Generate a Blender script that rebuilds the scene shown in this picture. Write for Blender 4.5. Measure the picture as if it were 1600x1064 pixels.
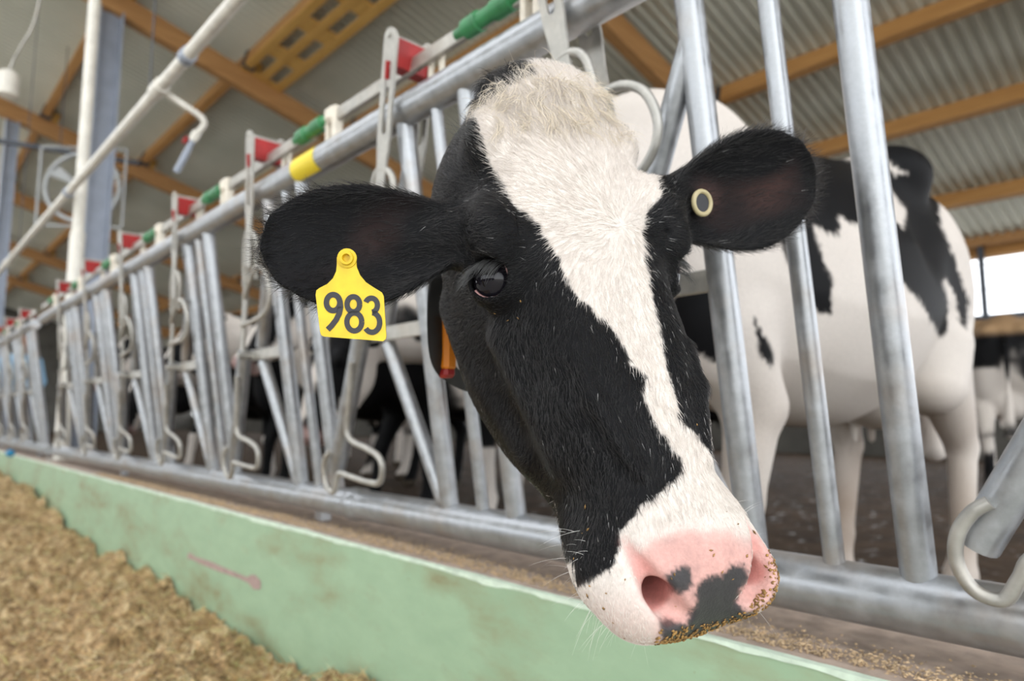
import bpy, math, random
import numpy as np
from mathutils import Vector, Matrix

for o in list(bpy.data.objects): bpy.data.objects.remove(o)
SC = bpy.context.scene
COL = SC.collection

# ------------------------------------------------------------------ camera
CAM_H = 0.85                      # camera height above the feed alley floor
FPX, PCX, PCY = 1067.0, 800.0, 532.0
PITCH, YAW = math.radians(6.47), math.radians(42.96)
FW = np.array([math.sin(YAW)*math.cos(PITCH), math.cos(YAW)*math.cos(PITCH), math.sin(PITCH)])
RT = np.array([math.cos(YAW), -math.sin(YAW), 0.0])
UP = np.cross(RT, FW)
CAMP = np.array([0.0, 0.0, CAM_H])
cam_d = bpy.data.cameras.new('camera'); cam = bpy.data.objects.new('camera', cam_d); COL.objects.link(cam)
cam_d.sensor_width = 36.0; cam_d.lens = 36.0*FPX/1600.0; cam_d.clip_start = 0.02; cam_d.clip_end = 400
cam.matrix_world = Matrix((( RT[0], UP[0], -FW[0], CAMP[0]), (RT[1], UP[1], -FW[1], CAMP[1]), (RT[2], UP[2], -FW[2], CAMP[2]), (0,0,0,1)))
cam_d.dof.use_dof = True; cam_d.dof.focus_distance = 0.60; cam_d.dof.aperture_fstop = 4.2
SC.camera = cam

# ------------------------------------------------------------------ daylight
W = bpy.data.worlds.new('overcast_sky'); SC.world = W; W.use_nodes = True
nt = W.node_tree; bg = nt.nodes['Background']
sky = nt.nodes.new('ShaderNodeTexSky'); sky.sky_type = 'HOSEK_WILKIE'; sky.turbidity = 6.0; sky.ground_albedo = 0.5
sky.sun_direction = Vector((-0.62, -0.35, 0.70)).normalized()
mixw = nt.nodes.new('ShaderNodeMix'); mixw.data_type = 'RGBA'; mixw.inputs[0].default_value = 0.62
mixw.inputs[7].default_value = (0.97, 0.985, 1.0, 1)
nt.links.new(sky.outputs[0], mixw.inputs[6]); nt.links.new(mixw.outputs[2], bg.inputs[0])
bg.inputs[1].default_value = 1.0
VS = SC.view_settings
VS.view_transform = 'Standard'; VS.look = 'None'; VS.gamma = 1.0; VS.use_curve_mapping = False
VS.exposure = 2.42

def ray(x, y): return FW + (x-PCX)/FPX*RT - (y-PCY)/FPX*UP       # unit depth ray through a photo pixel
def at_x(x, y, X): d = ray(x, y); return CAMP + d*(X/d[0])
def at_z(x, y, Z): d = ray(x, y); return CAMP + d*((Z-CAM_H)/d[2])
def at_depth(x, y, D): return CAMP + ray(x, y)*D
def project(P):
    P = np.atleast_2d(P) - CAMP; z = P@FW
    return np.stack([PCX + FPX*(P@RT)/z, PCY - FPX*(P@UP)/z], 1)

# ------------------------------------------------------------------ small library
RNG = np.random.default_rng(7); random.seed(7)
def link(o, parent=None):
    COL.objects.link(o)
    if parent is not None: o.parent = parent
    return o
def tag(o, label=None, cat=None, group=None, kind=None):
    if label: o['label'] = label
    if cat: o['category'] = cat
    if group: o['group'] = group
    if kind: o['kind'] = kind
    return o
def empty(name, loc=(0,0,0), rz=0.0):
    o = bpy.data.objects.new(name, None); o.location = loc; o.rotation_euler = (0,0,rz); o.empty_display_size = 0.1
    return link(o)
def mesh_obj(name, verts, faces, mat=None, parent=None, smooth=False):
    me = bpy.data.meshes.new(name); me.from_pydata([tuple(v) for v in verts], [], [tuple(f) for f in faces]); me.update()
    if mat is not None: me.materials.append(mat)
    if smooth: me.shade_smooth()
    return link(bpy.data.objects.new(name, me), parent)
def big_mesh(name, V, F, mat=None, parent=None, smooth=True):       # numpy arrays, all faces of one size
    k = F.shape[1]; me = bpy.data.meshes.new(name)
    me.vertices.add(len(V)); me.vertices.foreach_set('co', V.astype(np.float32).ravel())
    me.loops.add(F.size); me.loops.foreach_set('vertex_index', F.astype(np.int32).ravel())
    me.polygons.add(len(F)); me.polygons.foreach_set('loop_start', (np.arange(len(F))*k).astype(np.int32))
    me.update(calc_edges=True); me.validate()
    if mat is not None: me.materials.append(mat)
    if smooth: me.shade_smooth()
    return link(bpy.data.objects.new(name, me), parent)
class MB:
    """collects boxes, tubes and prisms of ONE part and links them as one mesh"""
    def __init__(s): s.v = []; s.f = []
    def add(s, v, f):
        n = len(s.v); s.v += [tuple(map(float, p)) for p in v]; s.f += [tuple(i+n for i in q) for q in f]; return s
    def box(s, c, size, R=None, bev=0.0):
        hx, hy, hz = (0.5*np.array(size)).tolist()
        b = min(bev, 0.45*min(size))
        if b <= 0:
            v = np.array([(x, y, z) for x in (-hx, hx) for y in (-hy, hy) for z in (-hz, hz)])
            f = [(0,1,3,2),(4,6,7,5),(0,4,5,1),(2,3,7,6),(0,2,6,4),(1,5,7,3)]
        else:
            v = []; 
            for x in (-1,1):
                for y in (-1,1):
                    for z in (-1,1):
                        v += [(x*hx, y*(hy-b), z*(hz-b)), (x*(hx-b), y*hy, z*(hz-b)), (x*(hx-b), y*(hy-b), z*hz)]
            v = np.array(v); I = lambda x,y,z,k: ((x*2+y)*2+z)*3+k
            f = []
            for x in (0,1): q = (I(x,0,0,0),I(x,1,0,0),I(x,1,1,0),I(x,0,1,0)); f.append(q if x else q[::-1])
            for y in (0,1): q = (I(0,y,0,1),I(0,y,1,1),I(1,y,1,1),I(1,y,0,1)); f.append(q if y else q[::-1])
            for z in (0,1): q = (I(0,0,z,2),I(1,0,z,2),I(1,1,z,2),I(0,1,z,2)); f.append(q if z else q[::-1])
            for x in (0,1):
                for y in (0,1): q = (I(x,y,0,0),I(x,y,0,1),I(x,y,1,1),I(x,y,1,0)); f.append(q if x == y else q[::-1])
                for z in (0,1): q = (I(x,0,z,0),I(x,0,z,2),I(x,1,z,2),I(x,1,z,0)); f.append(q if x != z else q[::-1])
            for y in (0,1):
                for z in (0,1): q = (I(0,y,z,1),I(0,y,z,2),I(1,y,z,2),I(1,y,z,1)); f.append(q if y == z else q[::-1])
            for x in (0,1):
                for y in (0,1):
                    for z in (0,1): q = (I(x,y,z,0),I(x,y,z,1),I(x,y,z,2)); f.append(q if (x+y+z) % 2 else q[::-1])
        if R is not None: v = v @ np.array(R).T
        return s.add(v + np.array(c), f)
    def tube(s, pts, r, n=12, closed=False, caps=True):
        P = [np.array(p, float) for p in pts]; m = len(P)
        rr = [r]*m if np.isscalar(r) else list(r)
        T = []
        for i in range(m):
            if closed: t = P[(i+1) % m]-P[i-1]
            else: t = P[min(i+1, m-1)]-P[max(i-1, 0)]
            T.append(t/np.linalg.norm(t))
        a = np.array([0,0,1.0]) if abs(T[0][2]) < 0.9 else np.array([1.0,0,0])
        x = np.cross(T[0], a); x /= np.linalg.norm(x)
        V = []
        for i in range(m):
            x = x - T[i]*(x@T[i]); x /= np.linalg.norm(x); y = np.cross(T[i], x)
            for k in range(n):
                c, q = math.cos(2*math.pi*k/n), math.sin(2*math.pi*k/n)
                V.append(P[i]+rr[i]*(c*x+q*y))
        F = []
        for i in range(m if closed else m-1):
            j = (i+1) % m
            for k in range(n): F.append((i*n+k, i*n+(k+1) % n, j*n+(k+1) % n, j*n+k))
        if caps and not closed:
            F.append(tuple(range(n))[::-1]); F.append(tuple((m-1)*n+k for k in range(n)))
        return s.add(V, F)
    def prism(s, poly, o, ex, ey, ez, d):            # polygon in (ex,ey), thickness d along ez
        o, ex, ey, ez = map(lambda q: np.array(q, float), (o, ex, ey, ez)); n = len(poly)
        V = [o+p[0]*ex+p[1]*ey for p in poly]+[o+p[0]*ex+p[1]*ey+d*ez for p in poly]
        F = [tuple(range(n))[::-1], tuple(range(n, 2*n))]+[(i, (i+1) % n, n+(i+1) % n, n+i) for i in range(n)]
        return s.add(V, F)
    def build(s, name, mat, parent=None, smooth=False, angle=None):
        o = mesh_obj(name, s.v, s.f, mat, parent, smooth)
        if smooth and angle:
            o.data.set_sharp_from_angle(angle=math.radians(angle))
        return o
def rod(pts, r, n=12, steps=6):                      # Catmull-Rom through points
    P = [np.array(p, float) for p in pts]; P = [2*P[0]-P[1]]+P+[2*P[-1]-P[-2]]; out = []
    for i in range(1, len(P)-2):
        for k in range(steps):
            t = k/steps
            out.append(0.5*((2*P[i])+(-P[i-1]+P[i+1])*t+(2*P[i-1]-5*P[i]+4*P[i+1]-P[i+2])*t*t+(-P[i-1]+3*P[i]-3*P[i+1]+P[i+2])*t**3))
    out.append(P[-2]); return out
# ---- materials
def mat(name): 
    m = bpy.data.materials.new(name); m.use_nodes = True
    return m, m.node_tree, m.node_tree.nodes['Principled BSDF']
def N(t, typ, **kw):
    n = t.nodes.new(typ)
    for k, v in kw.items(): setattr(n, k, v)
    return n
def noise(t, scale, detail=4, rough=0.55, vec=None, coord='Object'):
    n = N(t, 'ShaderNodeTexNoise'); n.inputs['Scale'].default_value = scale; n.inputs['Detail'].default_value = detail; n.inputs['Roughness'].default_value = rough
    if vec is None:
        c = N(t, 'ShaderNodeTexCoord'); vec = c.outputs[coord]
    t.links.new(vec, n.inputs['Vector']); return n
def ramp(t, src, stops):
    r = N(t, 'ShaderNodeValToRGB'); e = r.color_ramp.elements
    while len(e) < len(stops): e.new(0.5)
    for i, (p, c) in enumerate(stops):
        e[i].position = p; e[i].color = (c[0], c[1], c[2], 1) if not np.isscalar(c) else (c, c, c, 1)
    t.links.new(src, r.inputs[0]); return r
def mixc(t, fac, a, b, mode='MIX'):
    m = N(t, 'ShaderNodeMix'); m.data_type = 'RGBA'; m.blend_type = mode
    for s, v in ((0, fac), (6, a), (7, b)):
        if hasattr(v, 'links'): t.links.new(v, m.inputs[s])
        elif s == 0: m.inputs[0].default_value = v
        else: m.inputs[s].default_value = (v[0], v[1], v[2], 1)
    return m.outputs[2]
def bump(t, b, src, strength=0.3, dist=0.01):
    n = N(t, 'ShaderNodeBump'); n.inputs['Strength'].default_value = strength; n.inputs['Distance'].default_value = dist
    t.links.new(src, n.inputs['Height']); t.links.new(n.outputs[0], b.inputs['Normal'])
def plain(name, col, rough=0.5, metal=0.0, var=0.0, scale=20, bmp=0.0):
    m, t, b = mat(name); b.inputs['Roughness'].default_value = rough; b.inputs['Metallic'].default_value = metal
    b.inputs['Base Color'].default_value = (*col, 1)
    if var or bmp:
        n = noise(t, scale)
        lo = tuple(c*(1-var) for c in col); hi = tuple(min(1, c*(1+var)) for c in col)
        r = ramp(t, n.outputs[0], [(0.3, lo), (0.7, hi)]); t.links.new(r.outputs[0], b.inputs['Base Color'])
        if bmp: bump(t, b, n.outputs[0], bmp)
    return m
# ---- implicit surfaces: a distance-like function is polygonised with surface nets
def surface_nets(f, lo, hi, h, coarse=6, slack=1.6):
    lo = np.array(lo, float); hi = np.array(hi, float)
    nc = np.ceil((hi-lo)/(h*coarse)).astype(int); n = nc*coarse+1
    ax = [lo[i]+(np.arange(nc[i])+0.5)*h*coarse for i in range(3)]
    C = np.stack(np.meshgrid(*ax, indexing='ij'), -1).reshape(-1, 3)
    fc = f(C).reshape(nc)
    act = np.abs(fc) < h*coarse*0.87*slack
    D = act
    A = np.full(n, 1.0, np.float32)
    big = np.repeat(np.repeat(np.repeat(fc, coarse, 0), coarse, 1), coarse, 2)
    A[:-1, :-1, :-1] = np.sign(big)*1.0
    A[-1] = 1; A[:, -1] = 1; A[:, :, -1] = 1
    M = np.zeros(n, bool); M[:-1, :-1, :-1] = np.repeat(np.repeat(np.repeat(D, coarse, 0), coarse, 1), coarse, 2)
    idx = np.argwhere(M); vals = np.empty(len(idx), np.float32)
    for i in range(0, len(idx), 400000): vals[i:i+400000] = f(lo+idx[i:i+400000]*h)
    A[M] = vals
    S = A < 0
    c8 = sum(S[i:n[0]-1+i, j:n[1]-1+j, k:n[2]-1+k].astype(np.int8) for i in (0,1) for j in (0,1) for k in (0,1))
    cells = np.argwhere((c8 > 0) & (c8 < 8))
    acc = np.zeros((len(cells), 3)); cnt = np.zeros(len(cells))
    corners = np.array([(i,j,k) for i in (0,1) for j in (0,1) for k in (0,1)])
    cv = [A[tuple((cells+c).T)] for c in corners]
    for p in range(8):
        for q in range(p+1, 8):
            if np.abs(corners[p]-corners[q]).sum() != 1: continue
            a, b = cv[p], cv[q]; m = (a < 0) != (b < 0)
            t = np.where(m, a/np.where(m, a-b, 1), 0)
            acc += m[:, None]*(corners[p]+t[:, None]*(corners[q]-corners[p])); cnt += m
    V = lo+(cells+acc/cnt[:, None])*h
    ID = np.full(np.array(n)-1, -1, np.int32); ID[tuple(cells.T)] = np.arange(len(cells))
    F = []
    for a in range(3):
        b, c = (a+1) % 3, (a+2) % 3
        sl0 = [slice(None)]*3; sl1 = [slice(None)]*3; sl0[a] = slice(0, -1); sl1[a] = slice(1, None)
        E = np.argwhere(S[tuple(sl0)] != S[tuple(sl1)])
        E = E[(E[:, b] > 0) & (E[:, c] > 0) & (E[:, b] < n[b]-1) & (E[:, c] < n[c]-1)]
        eb = np.zeros(3, int); eb[b] = 1; ec = np.zeros(3, int); ec[c] = 1
        q = np.stack([ID[tuple((E-eb-ec).T)], ID[tuple((E-ec).T)], ID[tuple(E.T)], ID[tuple((E-eb).T)]], 1)
        flip = S[tuple(E.T)]; q = np.where(flip[:, None], q, q[:, ::-1])
        F.append(q[(q >= 0).all(1)])
    return V, np.concatenate(F)
def smin(a, b, k):
    h = np.clip(0.5+0.5*(b-a)/k, 0, 1); return b+(a-b)*h-k*h*(1-h)
def smax(a, b, k): return -smin(-a, -b, k)
def sd_ell(P, c, r):
    q = (P-np.array(c))/np.array(r); k0 = np.linalg.norm(q, axis=1); k1 = np.linalg.norm(q/np.array(r), axis=1)
    return np.where(k1 > 1e-9, k0*(k0-1)/np.maximum(k1, 1e-9), -min(r))
def sd_cone(P, a, b, ra, rb):                        # tapered capsule
    a = np.array(a, float); b = np.array(b, float); d = b-a
    t = np.clip((P-a)@d/(d@d), 0, 1)
    return np.linalg.norm(P-(a+t[:, None]*d), axis=1)-(ra+(rb-ra)*t)
def spl(x, X, Y):                                    # smooth interpolation through knots
    X = np.array(X, float); Y = np.array(Y, float)
    m = np.gradient(Y, X); i = np.clip(np.searchsorted(X, x)-1, 0, len(X)-2)
    h = X[i+1]-X[i]; t = np.clip((x-X[i])/h, 0, 1)
    return (2*t**3-3*t**2+1)*Y[i]+(t**3-2*t**2+t)*h*m[i]+(-2*t**3+3*t**2)*Y[i+1]+(t**3-t**2)*h*m[i+1]
def hash_noise(P, scale, seed=0):                    # smooth value noise, -1..1
    Q = P*scale+seed*17.31; I = np.floor(Q).astype(np.int64); f = Q-I; f = f*f*(3-2*f); out = 0
    for i in (0,1):
        for j in (0,1):
            for k in (0,1):
                n = (I[:,0]+i)*374761393+(I[:,1]+j)*668265263+(I[:,2]+k)*2147483647+seed*1274126177
                n = (n ^ (n >> 13))*1274126177; n = (n ^ (n >> 16)) & 0xffff
                out = out+(n/32767.5-1)*np.where(i, f[:,0], 1-f[:,0])*np.where(j, f[:,1], 1-f[:,1])*np.where(k, f[:,2], 1-f[:,2])
    return out
def poly_sd(Q, poly):                                # signed distance to a polygon, negative inside
    P = np.array(poly, float); d = np.full(len(Q), 1e9); ins = np.zeros(len(Q), bool)
    for i in range(len(P)):
        a, b = P[i], P[(i+1) % len(P)]; e = b-a
        w = Q-a; t = np.clip(w@e/(e@e), 0, 1); d = np.minimum(d, np.linalg.norm(w-t[:, None]*e, axis=1))
        c = (a[1] <= Q[:,1]) != (b[1] <= Q[:,1])
        with np.errstate(divide='ignore', invalid='ignore'):
            ins ^= c & (Q[:,0] < a[0]+(Q[:,1]-a[1])*(b[0]-a[0])/(b[1]-a[1]))
    return np.where(ins, -d, d)
# ------------------------------------------------------------------ materials of the place
def galvanised(name, base=(.42,.435,.455), dirt=.5, rough=.36):
    m, t, b = mat(name); b.inputs['Metallic'].default_value = .75
    n1 = noise(t, 34, 5, .6); n2 = noise(t, 5, 4, .6); n3 = noise(t, 160, 3)
    c = ramp(t, n1.outputs[0], [(.30, tuple(x*.78 for x in base)), (.55, base), (.75, tuple(min(1, x*1.22) for x in base))])
    dm = ramp(t, n2.outputs[0], [(.52, 0.0), (.72, 1.0)])
    mul = N(t, 'ShaderNodeMath', operation='MULTIPLY'); t.links.new(dm.outputs[0], mul.inputs[0]); mul.inputs[1].default_value = dirt
    t.links.new(mixc(t, mul.outputs[0], c.outputs[0], (.34,.24,.15)), b.inputs['Base Color'])
    r = ramp(t, n1.outputs[0], [(.3, rough-.08), (.7, rough+.14)]); t.links.new(r.outputs[0], b.inputs['Roughness'])
    bump(t, b, n3.outputs[0], .08, .002); return m
M_GALV = galvanised('galvanised_steel'); M_GALV2 = M_GALV; M_OLDPLATE = galvanised('dull_galvanised_plate', (.50,.485,.45), .35, .5)
def wood(name, a, c, axis='Y', seed=0.0):
    m, t, b = mat(name); tc = N(t, 'ShaderNodeTexCoord'); mp = N(t, 'ShaderNodeMapping')
    mp.inputs['Scale'].default_value = {'Y': (14, .8, 14), 'X': (.8, 14, 14)}[axis]; mp.inputs['Location'].default_value = (seed, seed, seed)
    t.links.new(tc.outputs['Object'], mp.inputs[0]); n = noise(t, 2.0, 6, .65, mp.outputs[0])
    t.links.new(ramp(t, n.outputs[0], [(.28, a), (.72, c)]).outputs[0], b.inputs['Base Color']); b.inputs['Roughness'].default_value = .6
    bump(t, b, n.outputs[0], .15, .004); return m
M_WOODY = wood('purlin_wood', (.40,.19,.055), (.62,.34,.12), 'Y'); M_WOODX = wood('rafter_wood', (.36,.18,.06), (.55,.30,.12), 'X', 3.0); M_WOODP = wood('yellow_pine', (.55,.30,.07), (.74,.46,.14), 'Y', 5.0)
M_ROOF, t, b = mat('roof_sheet'); n = noise(t, 1.3, 4)
t.links.new(ramp(t, n.outputs[0], [(.3, (.64,.66,.58)), (.7, (.74,.75,.67))]).outputs[0], b.inputs['Base Color']); b.inputs['Roughness'].default_value = .45; b.inputs['Metallic'].default_value = .1
# green painted curb with splashes of dried feed
M_GREEN, t, b = mat('green_paint'); tc = N(t, 'ShaderNodeTexCoord')
mp = N(t, 'ShaderNodeMapping'); mp.inputs['Scale'].default_value = (1, .9, 2.2); t.links.new(tc.outputs['Object'], mp.inputs[0])
n1 = noise(t, 2.6, 6, .62, mp.outputs[0]); n2 = noise(t, 11, 5, .6, mp.outputs[0]); n3 = noise(t, 90, 3)
mm = N(t, 'ShaderNodeMath', operation='MULTIPLY'); t.links.new(ramp(t, n1.outputs[0], [(.47, 0.0), (.64, 1.0)]).outputs[0], mm.inputs[0]); t.links.new(ramp(t, n2.outputs[0], [(.35, .1), (.7, 1.0)]).outputs[0], mm.inputs[1])
mm2 = N(t, 'ShaderNodeMath', operation='MULTIPLY'); mm2.inputs[1].default_value = .9; t.links.new(mm.outputs[0], mm2.inputs[0])
base = ramp(t, n2.outputs[0], [(.3, (.32,.46,.30)), (.7, (.37,.52,.345))])
c1 = mixc(t, mm2.outputs[0], base.outputs[0], (.24,.18,.08))
sp = ramp(t, n3.outputs[0], [(.70, 0.0), (.74, .6)]); t.links.new(mixc(t, sp.outputs[0], c1, (.25,.20,.10)), b.inputs['Base Color'])
b.inputs['Roughness'].default_value = .5; bump(t, b, n2.outputs[0], .12, .006)
M_EDGE = plain('worn_paint_edge', (.66,.78,.64), .6, 0, .15, 40, .3)
M_CONC = plain('dusty_concrete', (.42,.33,.27), .85, 0, .3, 22, .4)
M_ALLEY = plain('alley_concrete', (.44,.42,.38), .85, 0, .25, 3, .2)
M_PEN, t, b = mat('wet_manure_floor'); n = noise(t, 3, 6); n2 = noise(t, 14, 5)
t.links.new(ramp(t, n.outputs[0], [(.3, (.034,.022,.013)), (.7, (.088,.055,.032))]).outputs[0], b.inputs['Base Color'])
t.links.new(ramp(t, n2.outputs[0], [(.30, .25), (.42, .9)]).outputs[0], b.inputs['Roughness']); bump(t, b, n2.outputs[0], .5, .03)
b.inputs['Specular IOR Level'].default_value = .14
M_GRAVEL = plain('pale_gravel', (.50,.48,.44), .9, 0, .2, 2, .2)
M_WALL = plain('barn_wall', (.10,.095,.085), .8, 0, .3, 2, .1)
M_WHITEPIPE = plain('white_plastic', (.80,.77,.70), .4, 0, .12, 14); M_BLUEGREY = plain('grey_painted_steel', (.36,.40,.48), .45, .2, .12, 6)
M_DARK = plain('dark_steel', (.07,.08,.10), .5, .4)

# ------------------------------------------------------------------ setting
Z = lambda z: CAM_H+z                        # heights measured from the camera
FLZ = CAM_H-.57; CURB_X, CURB_Z = .893, -.31
def grid_plane(name, x0, x1, y0, y1, z, m):
    return tag(mesh_obj(name, [(x0,y0,z),(x1,y0,z),(x1,y1,z),(x0,y1,z)], [(0,1,2,3)], m), kind='structure')
grid_plane('ground', -60, 90, -60, 110, -.06, M_GRAVEL)
tag(MB().box((-4.1, 15, -.03), (10.0, 60, .06)).build('floor_alley', M_ALLEY), kind='structure')
tag(MB().box((6.2, 15, FLZ/2-.02), (10.1, 60, FLZ+.04)).build('floor_pen', M_PEN), kind='structure')
curb = tag(MB().box((CURB_X+.15, 15, Z(CURB_Z)/2), (.30, 60, Z(CURB_Z))).build('wall_curb', M_GREEN), kind='structure')
# worn front edge and dusty top of the curb, modelled as a thin uneven strip
ys = np.arange(-1.5, 24, .02); rg = np.random.default_rng(3)
e1 = .004+.0035*np.abs(np.convolve(rg.normal(size=len(ys)), np.ones(7)/3, 'same')); e2 = .011+.004*np.abs(np.convolve(rg.normal(size=len(ys)), np.ones(9)/4, 'same'))
V_ = []; F_ = []
for i, y in enumerate(ys):
    V_ += [(CURB_X-.0012, y, Z(CURB_Z)-e1[i]), (CURB_X-.0012, y, Z(CURB_Z)+.0012), (CURB_X+e2[i], y, Z(CURB_Z)+.0012)]
    if i: a = 3*i; F_ += [(a-3, a, a+1, a-2), (a-2, a+1, a+2, a-1)]
mesh_obj('worn_edge', V_, F_, M_EDGE, curb)
MB().box((CURB_X+.156, 15, Z(CURB_Z)-.0035), (.282, 60, .0085)).build('curb_top', M_CONC, curb)
m_scrape = plain('faded_red_scrape', (.42,.30,.27), .7, 0, .2, 30)
p0 = at_x(294, 868, CURB_X); p1 = at_x(408, 912, CURB_X); L_ = p1-p0
prf = [(0,-.012),(.06,-.008),(.25,-.012),(.5,-.012),(.75,-.009),(.86,-.012),(.93,-.024),(1,-.016),(1,.008),(.93,.020),(.88,.014),(.84,.004),(.6,.006),(.35,.010),(.12,.006),(.05,.014),(0,.008)]
mesh_obj('paint_scrape', [(CURB_X-.0015, p0[1]+u*L_[1], p0[2]+u*L_[2]+v) for u, v in prf], [tuple(range(len(prf)))], m_scrape, curb)
# mono-pitch roof: sheets over purlins over rafters, falling away from the feed alley
RH, RS = 5.42, .27
rz = lambda x, off=0.0: Z(RH-RS*x+off)
ys = []; zs = []; P_ = .115
yk = np.arange(-6, 34, P_)
for y in yk:
    for a, h in ((0, 0), (.30, 0), (.42, 1), (.88, 1)): ys.append(y+a*P_); zs.append(h*.030)
V_ = []; F_ = []
for i, (y, z) in enumerate(zip(ys, zs)):
    V_ += [(-.3, y, rz(-.3, z)), (11.6, y, rz(11.6, z))]
    if i: a = 2*i; F_.append((a-2, a-1, a+1, a))
roof = tag(mesh_obj('ceiling', V_, F_, M_ROOF), kind='structure')
V_ = []; F_ = []; MX = -3.4                                  # the other pitch, beyond an unseen ridge gap added to let sky light down
for i, (y, z) in enumerate(zip(ys, zs)):
    V_ += [(MX+.3, y, rz(-.3, z)), (-9.4, y, rz(MX+9.4, z))]
    if i: a = 2*i; F_.append((a-2, a, a+1, a-1))
mesh_obj('far_pitch', V_, F_, M_ROOF, roof)
sl = math.atan(RS); RSL = np.array([[math.cos(sl), 0, math.sin(sl)], [0, 1, 0], [-math.sin(sl), 0, math.cos(sl)]])
for x in (-.15, 1.68, 3.14, 4.66, 6.62, 8.02, 9.72, 11.2):
    MB().box((x, 14, rz(x, -.085)), (.11, 39.8, .19), RSL, .006).build('purlin', M_WOODY, roof)
RAFT_Y = [-.6, 3.9, 8.4, 12.9, 17.4, 21.9, 26.4]
for y in RAFT_Y:
    MB().box((5.2, y, rz(5.2, -.30)), (14.2, .14, .26), RSL, .008).build('rafter', M_WOODX, roof)
    for x in (1.68, 3.14, 4.66, 6.62, 8.02, 9.72):
        MB().box((x+.11, y+.02, rz(x+.11, -.10)), (.14, .34, .15), RSL, .008).build('cleat', M_WOODP, roof)
        MB().box((x, y-.19, rz(x, -.11)), (.16, .05, .22), RSL).build('joist_hanger', M_DARK, roof)
    MB().box((-6.2, y, rz(MX+6.2, -.30)), (7.2, .14, .26), RSL.T, .008).build('rafter', M_WOODX, roof)
# slotted timber walkway under the roof between two rafters
sb = rz(3.30, -.20)
for y0 in (8.62, ):
    for dx in (-.24, -.02, .20): MB().box((3.36+dx, y0+2.2*0-2.1, sb-RS*dx), (.10, 4.1, .05), RSL, .004).build('walkway_board', M_WOODP, roof)
    for k in range(6):
        for dx in (-.13, .09): MB().box((3.36+dx, y0-.25-k*.78, sb-RS*dx+.004), (.13, .26, .045), RSL, .004).build('walkway_spacer', M_WOODP, roof)
# brown-yellow eave board and the light opening in the far long wall
WX = 11.0
tag(MB().box((WX+.08, 14, FLZ+.35), (.16, 40, .70)).build('wall_right', M_WALL), kind='structure')
tag(MB().box((WX, 14, Z(2.46)), (.12, 40, .22), None, .006).build('trim_1', M_WOODX), kind='structure')
tag(MB().box((WX+.02, 14, Z(1.36)), (.10, 40, .07)).build('trim_2', M_DARK), kind='structure')
win = tag(MB().box((WX+.03, 14, Z(.74)), (.06, 40, .05)).build('window_1', M_DARK), kind='structure')
for k in range(14):
    MB().box((WX+.04, .2+k*2.15, Z(1.5)), (.06, .07, 1.7)).build('mullion', M_DARK, win)
for z in (1.75, 2.1): MB().tube([(WX+.05, -4, Z(z)), (WX+.05, 30, Z(z))], .008, 6).build('wire', M_DARK, win)
tag(MB().box((-9.1, 14, .85), (.16, 40, 1.7)).build('wall_left', M_WALL), kind='structure')
tag(MB().box((1.0, 33.9, Z(2.2)), (20, .15, 6.2)).build('wall_end', M_WALL), kind='structure')
# ------------------------------------------------------------------ feed fence with self-locking yokes
M_RED = plain('red_plastic', (.36,.018,.018), .45, 0, .25, 30); M_GRN = plain('green_plastic', (.035,.21,.075), .4, 0, .25, 25); M_YEL = plain('yellow_sticker', (.85,.66,.03), .5)
M_CLIP = plain('cream_plastic', (.72,.66,.56), .5, 0, .15, 30)
TILT = .16; ZB, ZT = -.236, .705
def FP(y, z, o=0.0): return np.array([1.0-TILT*(z-ZB)-o, y, Z(z)])    # a point on the tilted fence; o is towards the feed alley
UNIT = .75; Y00 = .305
def flat(mb, a, b, w, th, o, hole=None):              # flat bar between (y,z) points with rounded ends
    a = np.array(a, float); b = np.array(b, float); e = (b-a)/np.linalg.norm(b-a); nrm = np.array([-e[1], e[0]]); pts = []
    for k in range(9): t = math.pi*(k/8)+math.pi/2; pts.append(a+w/2*(math.cos(t)*e+math.sin(t)*nrm))
    for k in range(9): t = math.pi*(k/8)-math.pi/2; pts.append(b+w/2*(math.cos(t)*e+math.sin(t)*nrm))
    V = [FP(p[0], p[1], o-th/2) for p in pts]+[FP(p[0], p[1], o+th/2) for p in pts]; n = len(pts)
    F = [tuple(range(n)), tuple(range(n, 2*n))[::-1]]+[(i, n+i, n+(i+1) % n, (i+1) % n) for i in range(n)]
    mb.add(V, F)
def slotted(mb, a, b, w, th, o):                      # flat bar made as two legs joined top and bottom: a long slot between
    a = np.array(a, float); b = np.array(b, float); e = (b-a)/np.linalg.norm(b-a); nrm = np.array([-e[1], e[0]]); L = np.linalg.norm(b-a)
    outer = []; inner = []
    for k in range(13): t = math.pi*(k/12)-math.pi/2; outer.append(b+w/2*(math.cos(t)*e+math.sin(t)*nrm))
    outer += [a+e*L*.46+w/2*nrm, a+e*L*.30+w*.36*nrm, a+w*.36*nrm, a-w*.36*nrm, a+e*L*.30-w*.36*nrm, a+e*L*.46-w/2*nrm]
    s0 = a+e*L*.50; s1 = b-e*L*.17; r = w*.19
    for k in range(13): t = math.pi*(k/12)-math.pi/2; inner.append(s1+r*(math.cos(t)*e+math.sin(t)*nrm))
    inner += [s0+r*nrm, s0+r*.6*nrm-e*r*.8, s0-e*r, s0-r*.6*nrm-e*r*.8, s0-r*nrm, (s0-r*nrm+s1-r*nrm)/2]
    n = len(outer)
    V = []; 
    for oo in (o-th/2, o+th/2): V += [FP(p[0], p[1], oo) for p in outer]+[FP(p[0], p[1], oo) for p in inner]
    F = []
    for i in range(n):
        j = (i+1) % n
        F += [(i, j, n+j, n+i), (2*n+i, 3*n+i, 3*n+j, 2*n+j), (i, 2*n+i, 2*n+j, j), (n+i, n+j, 3*n+j, 3*n+i)]
    mb.add(V, F)
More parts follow.
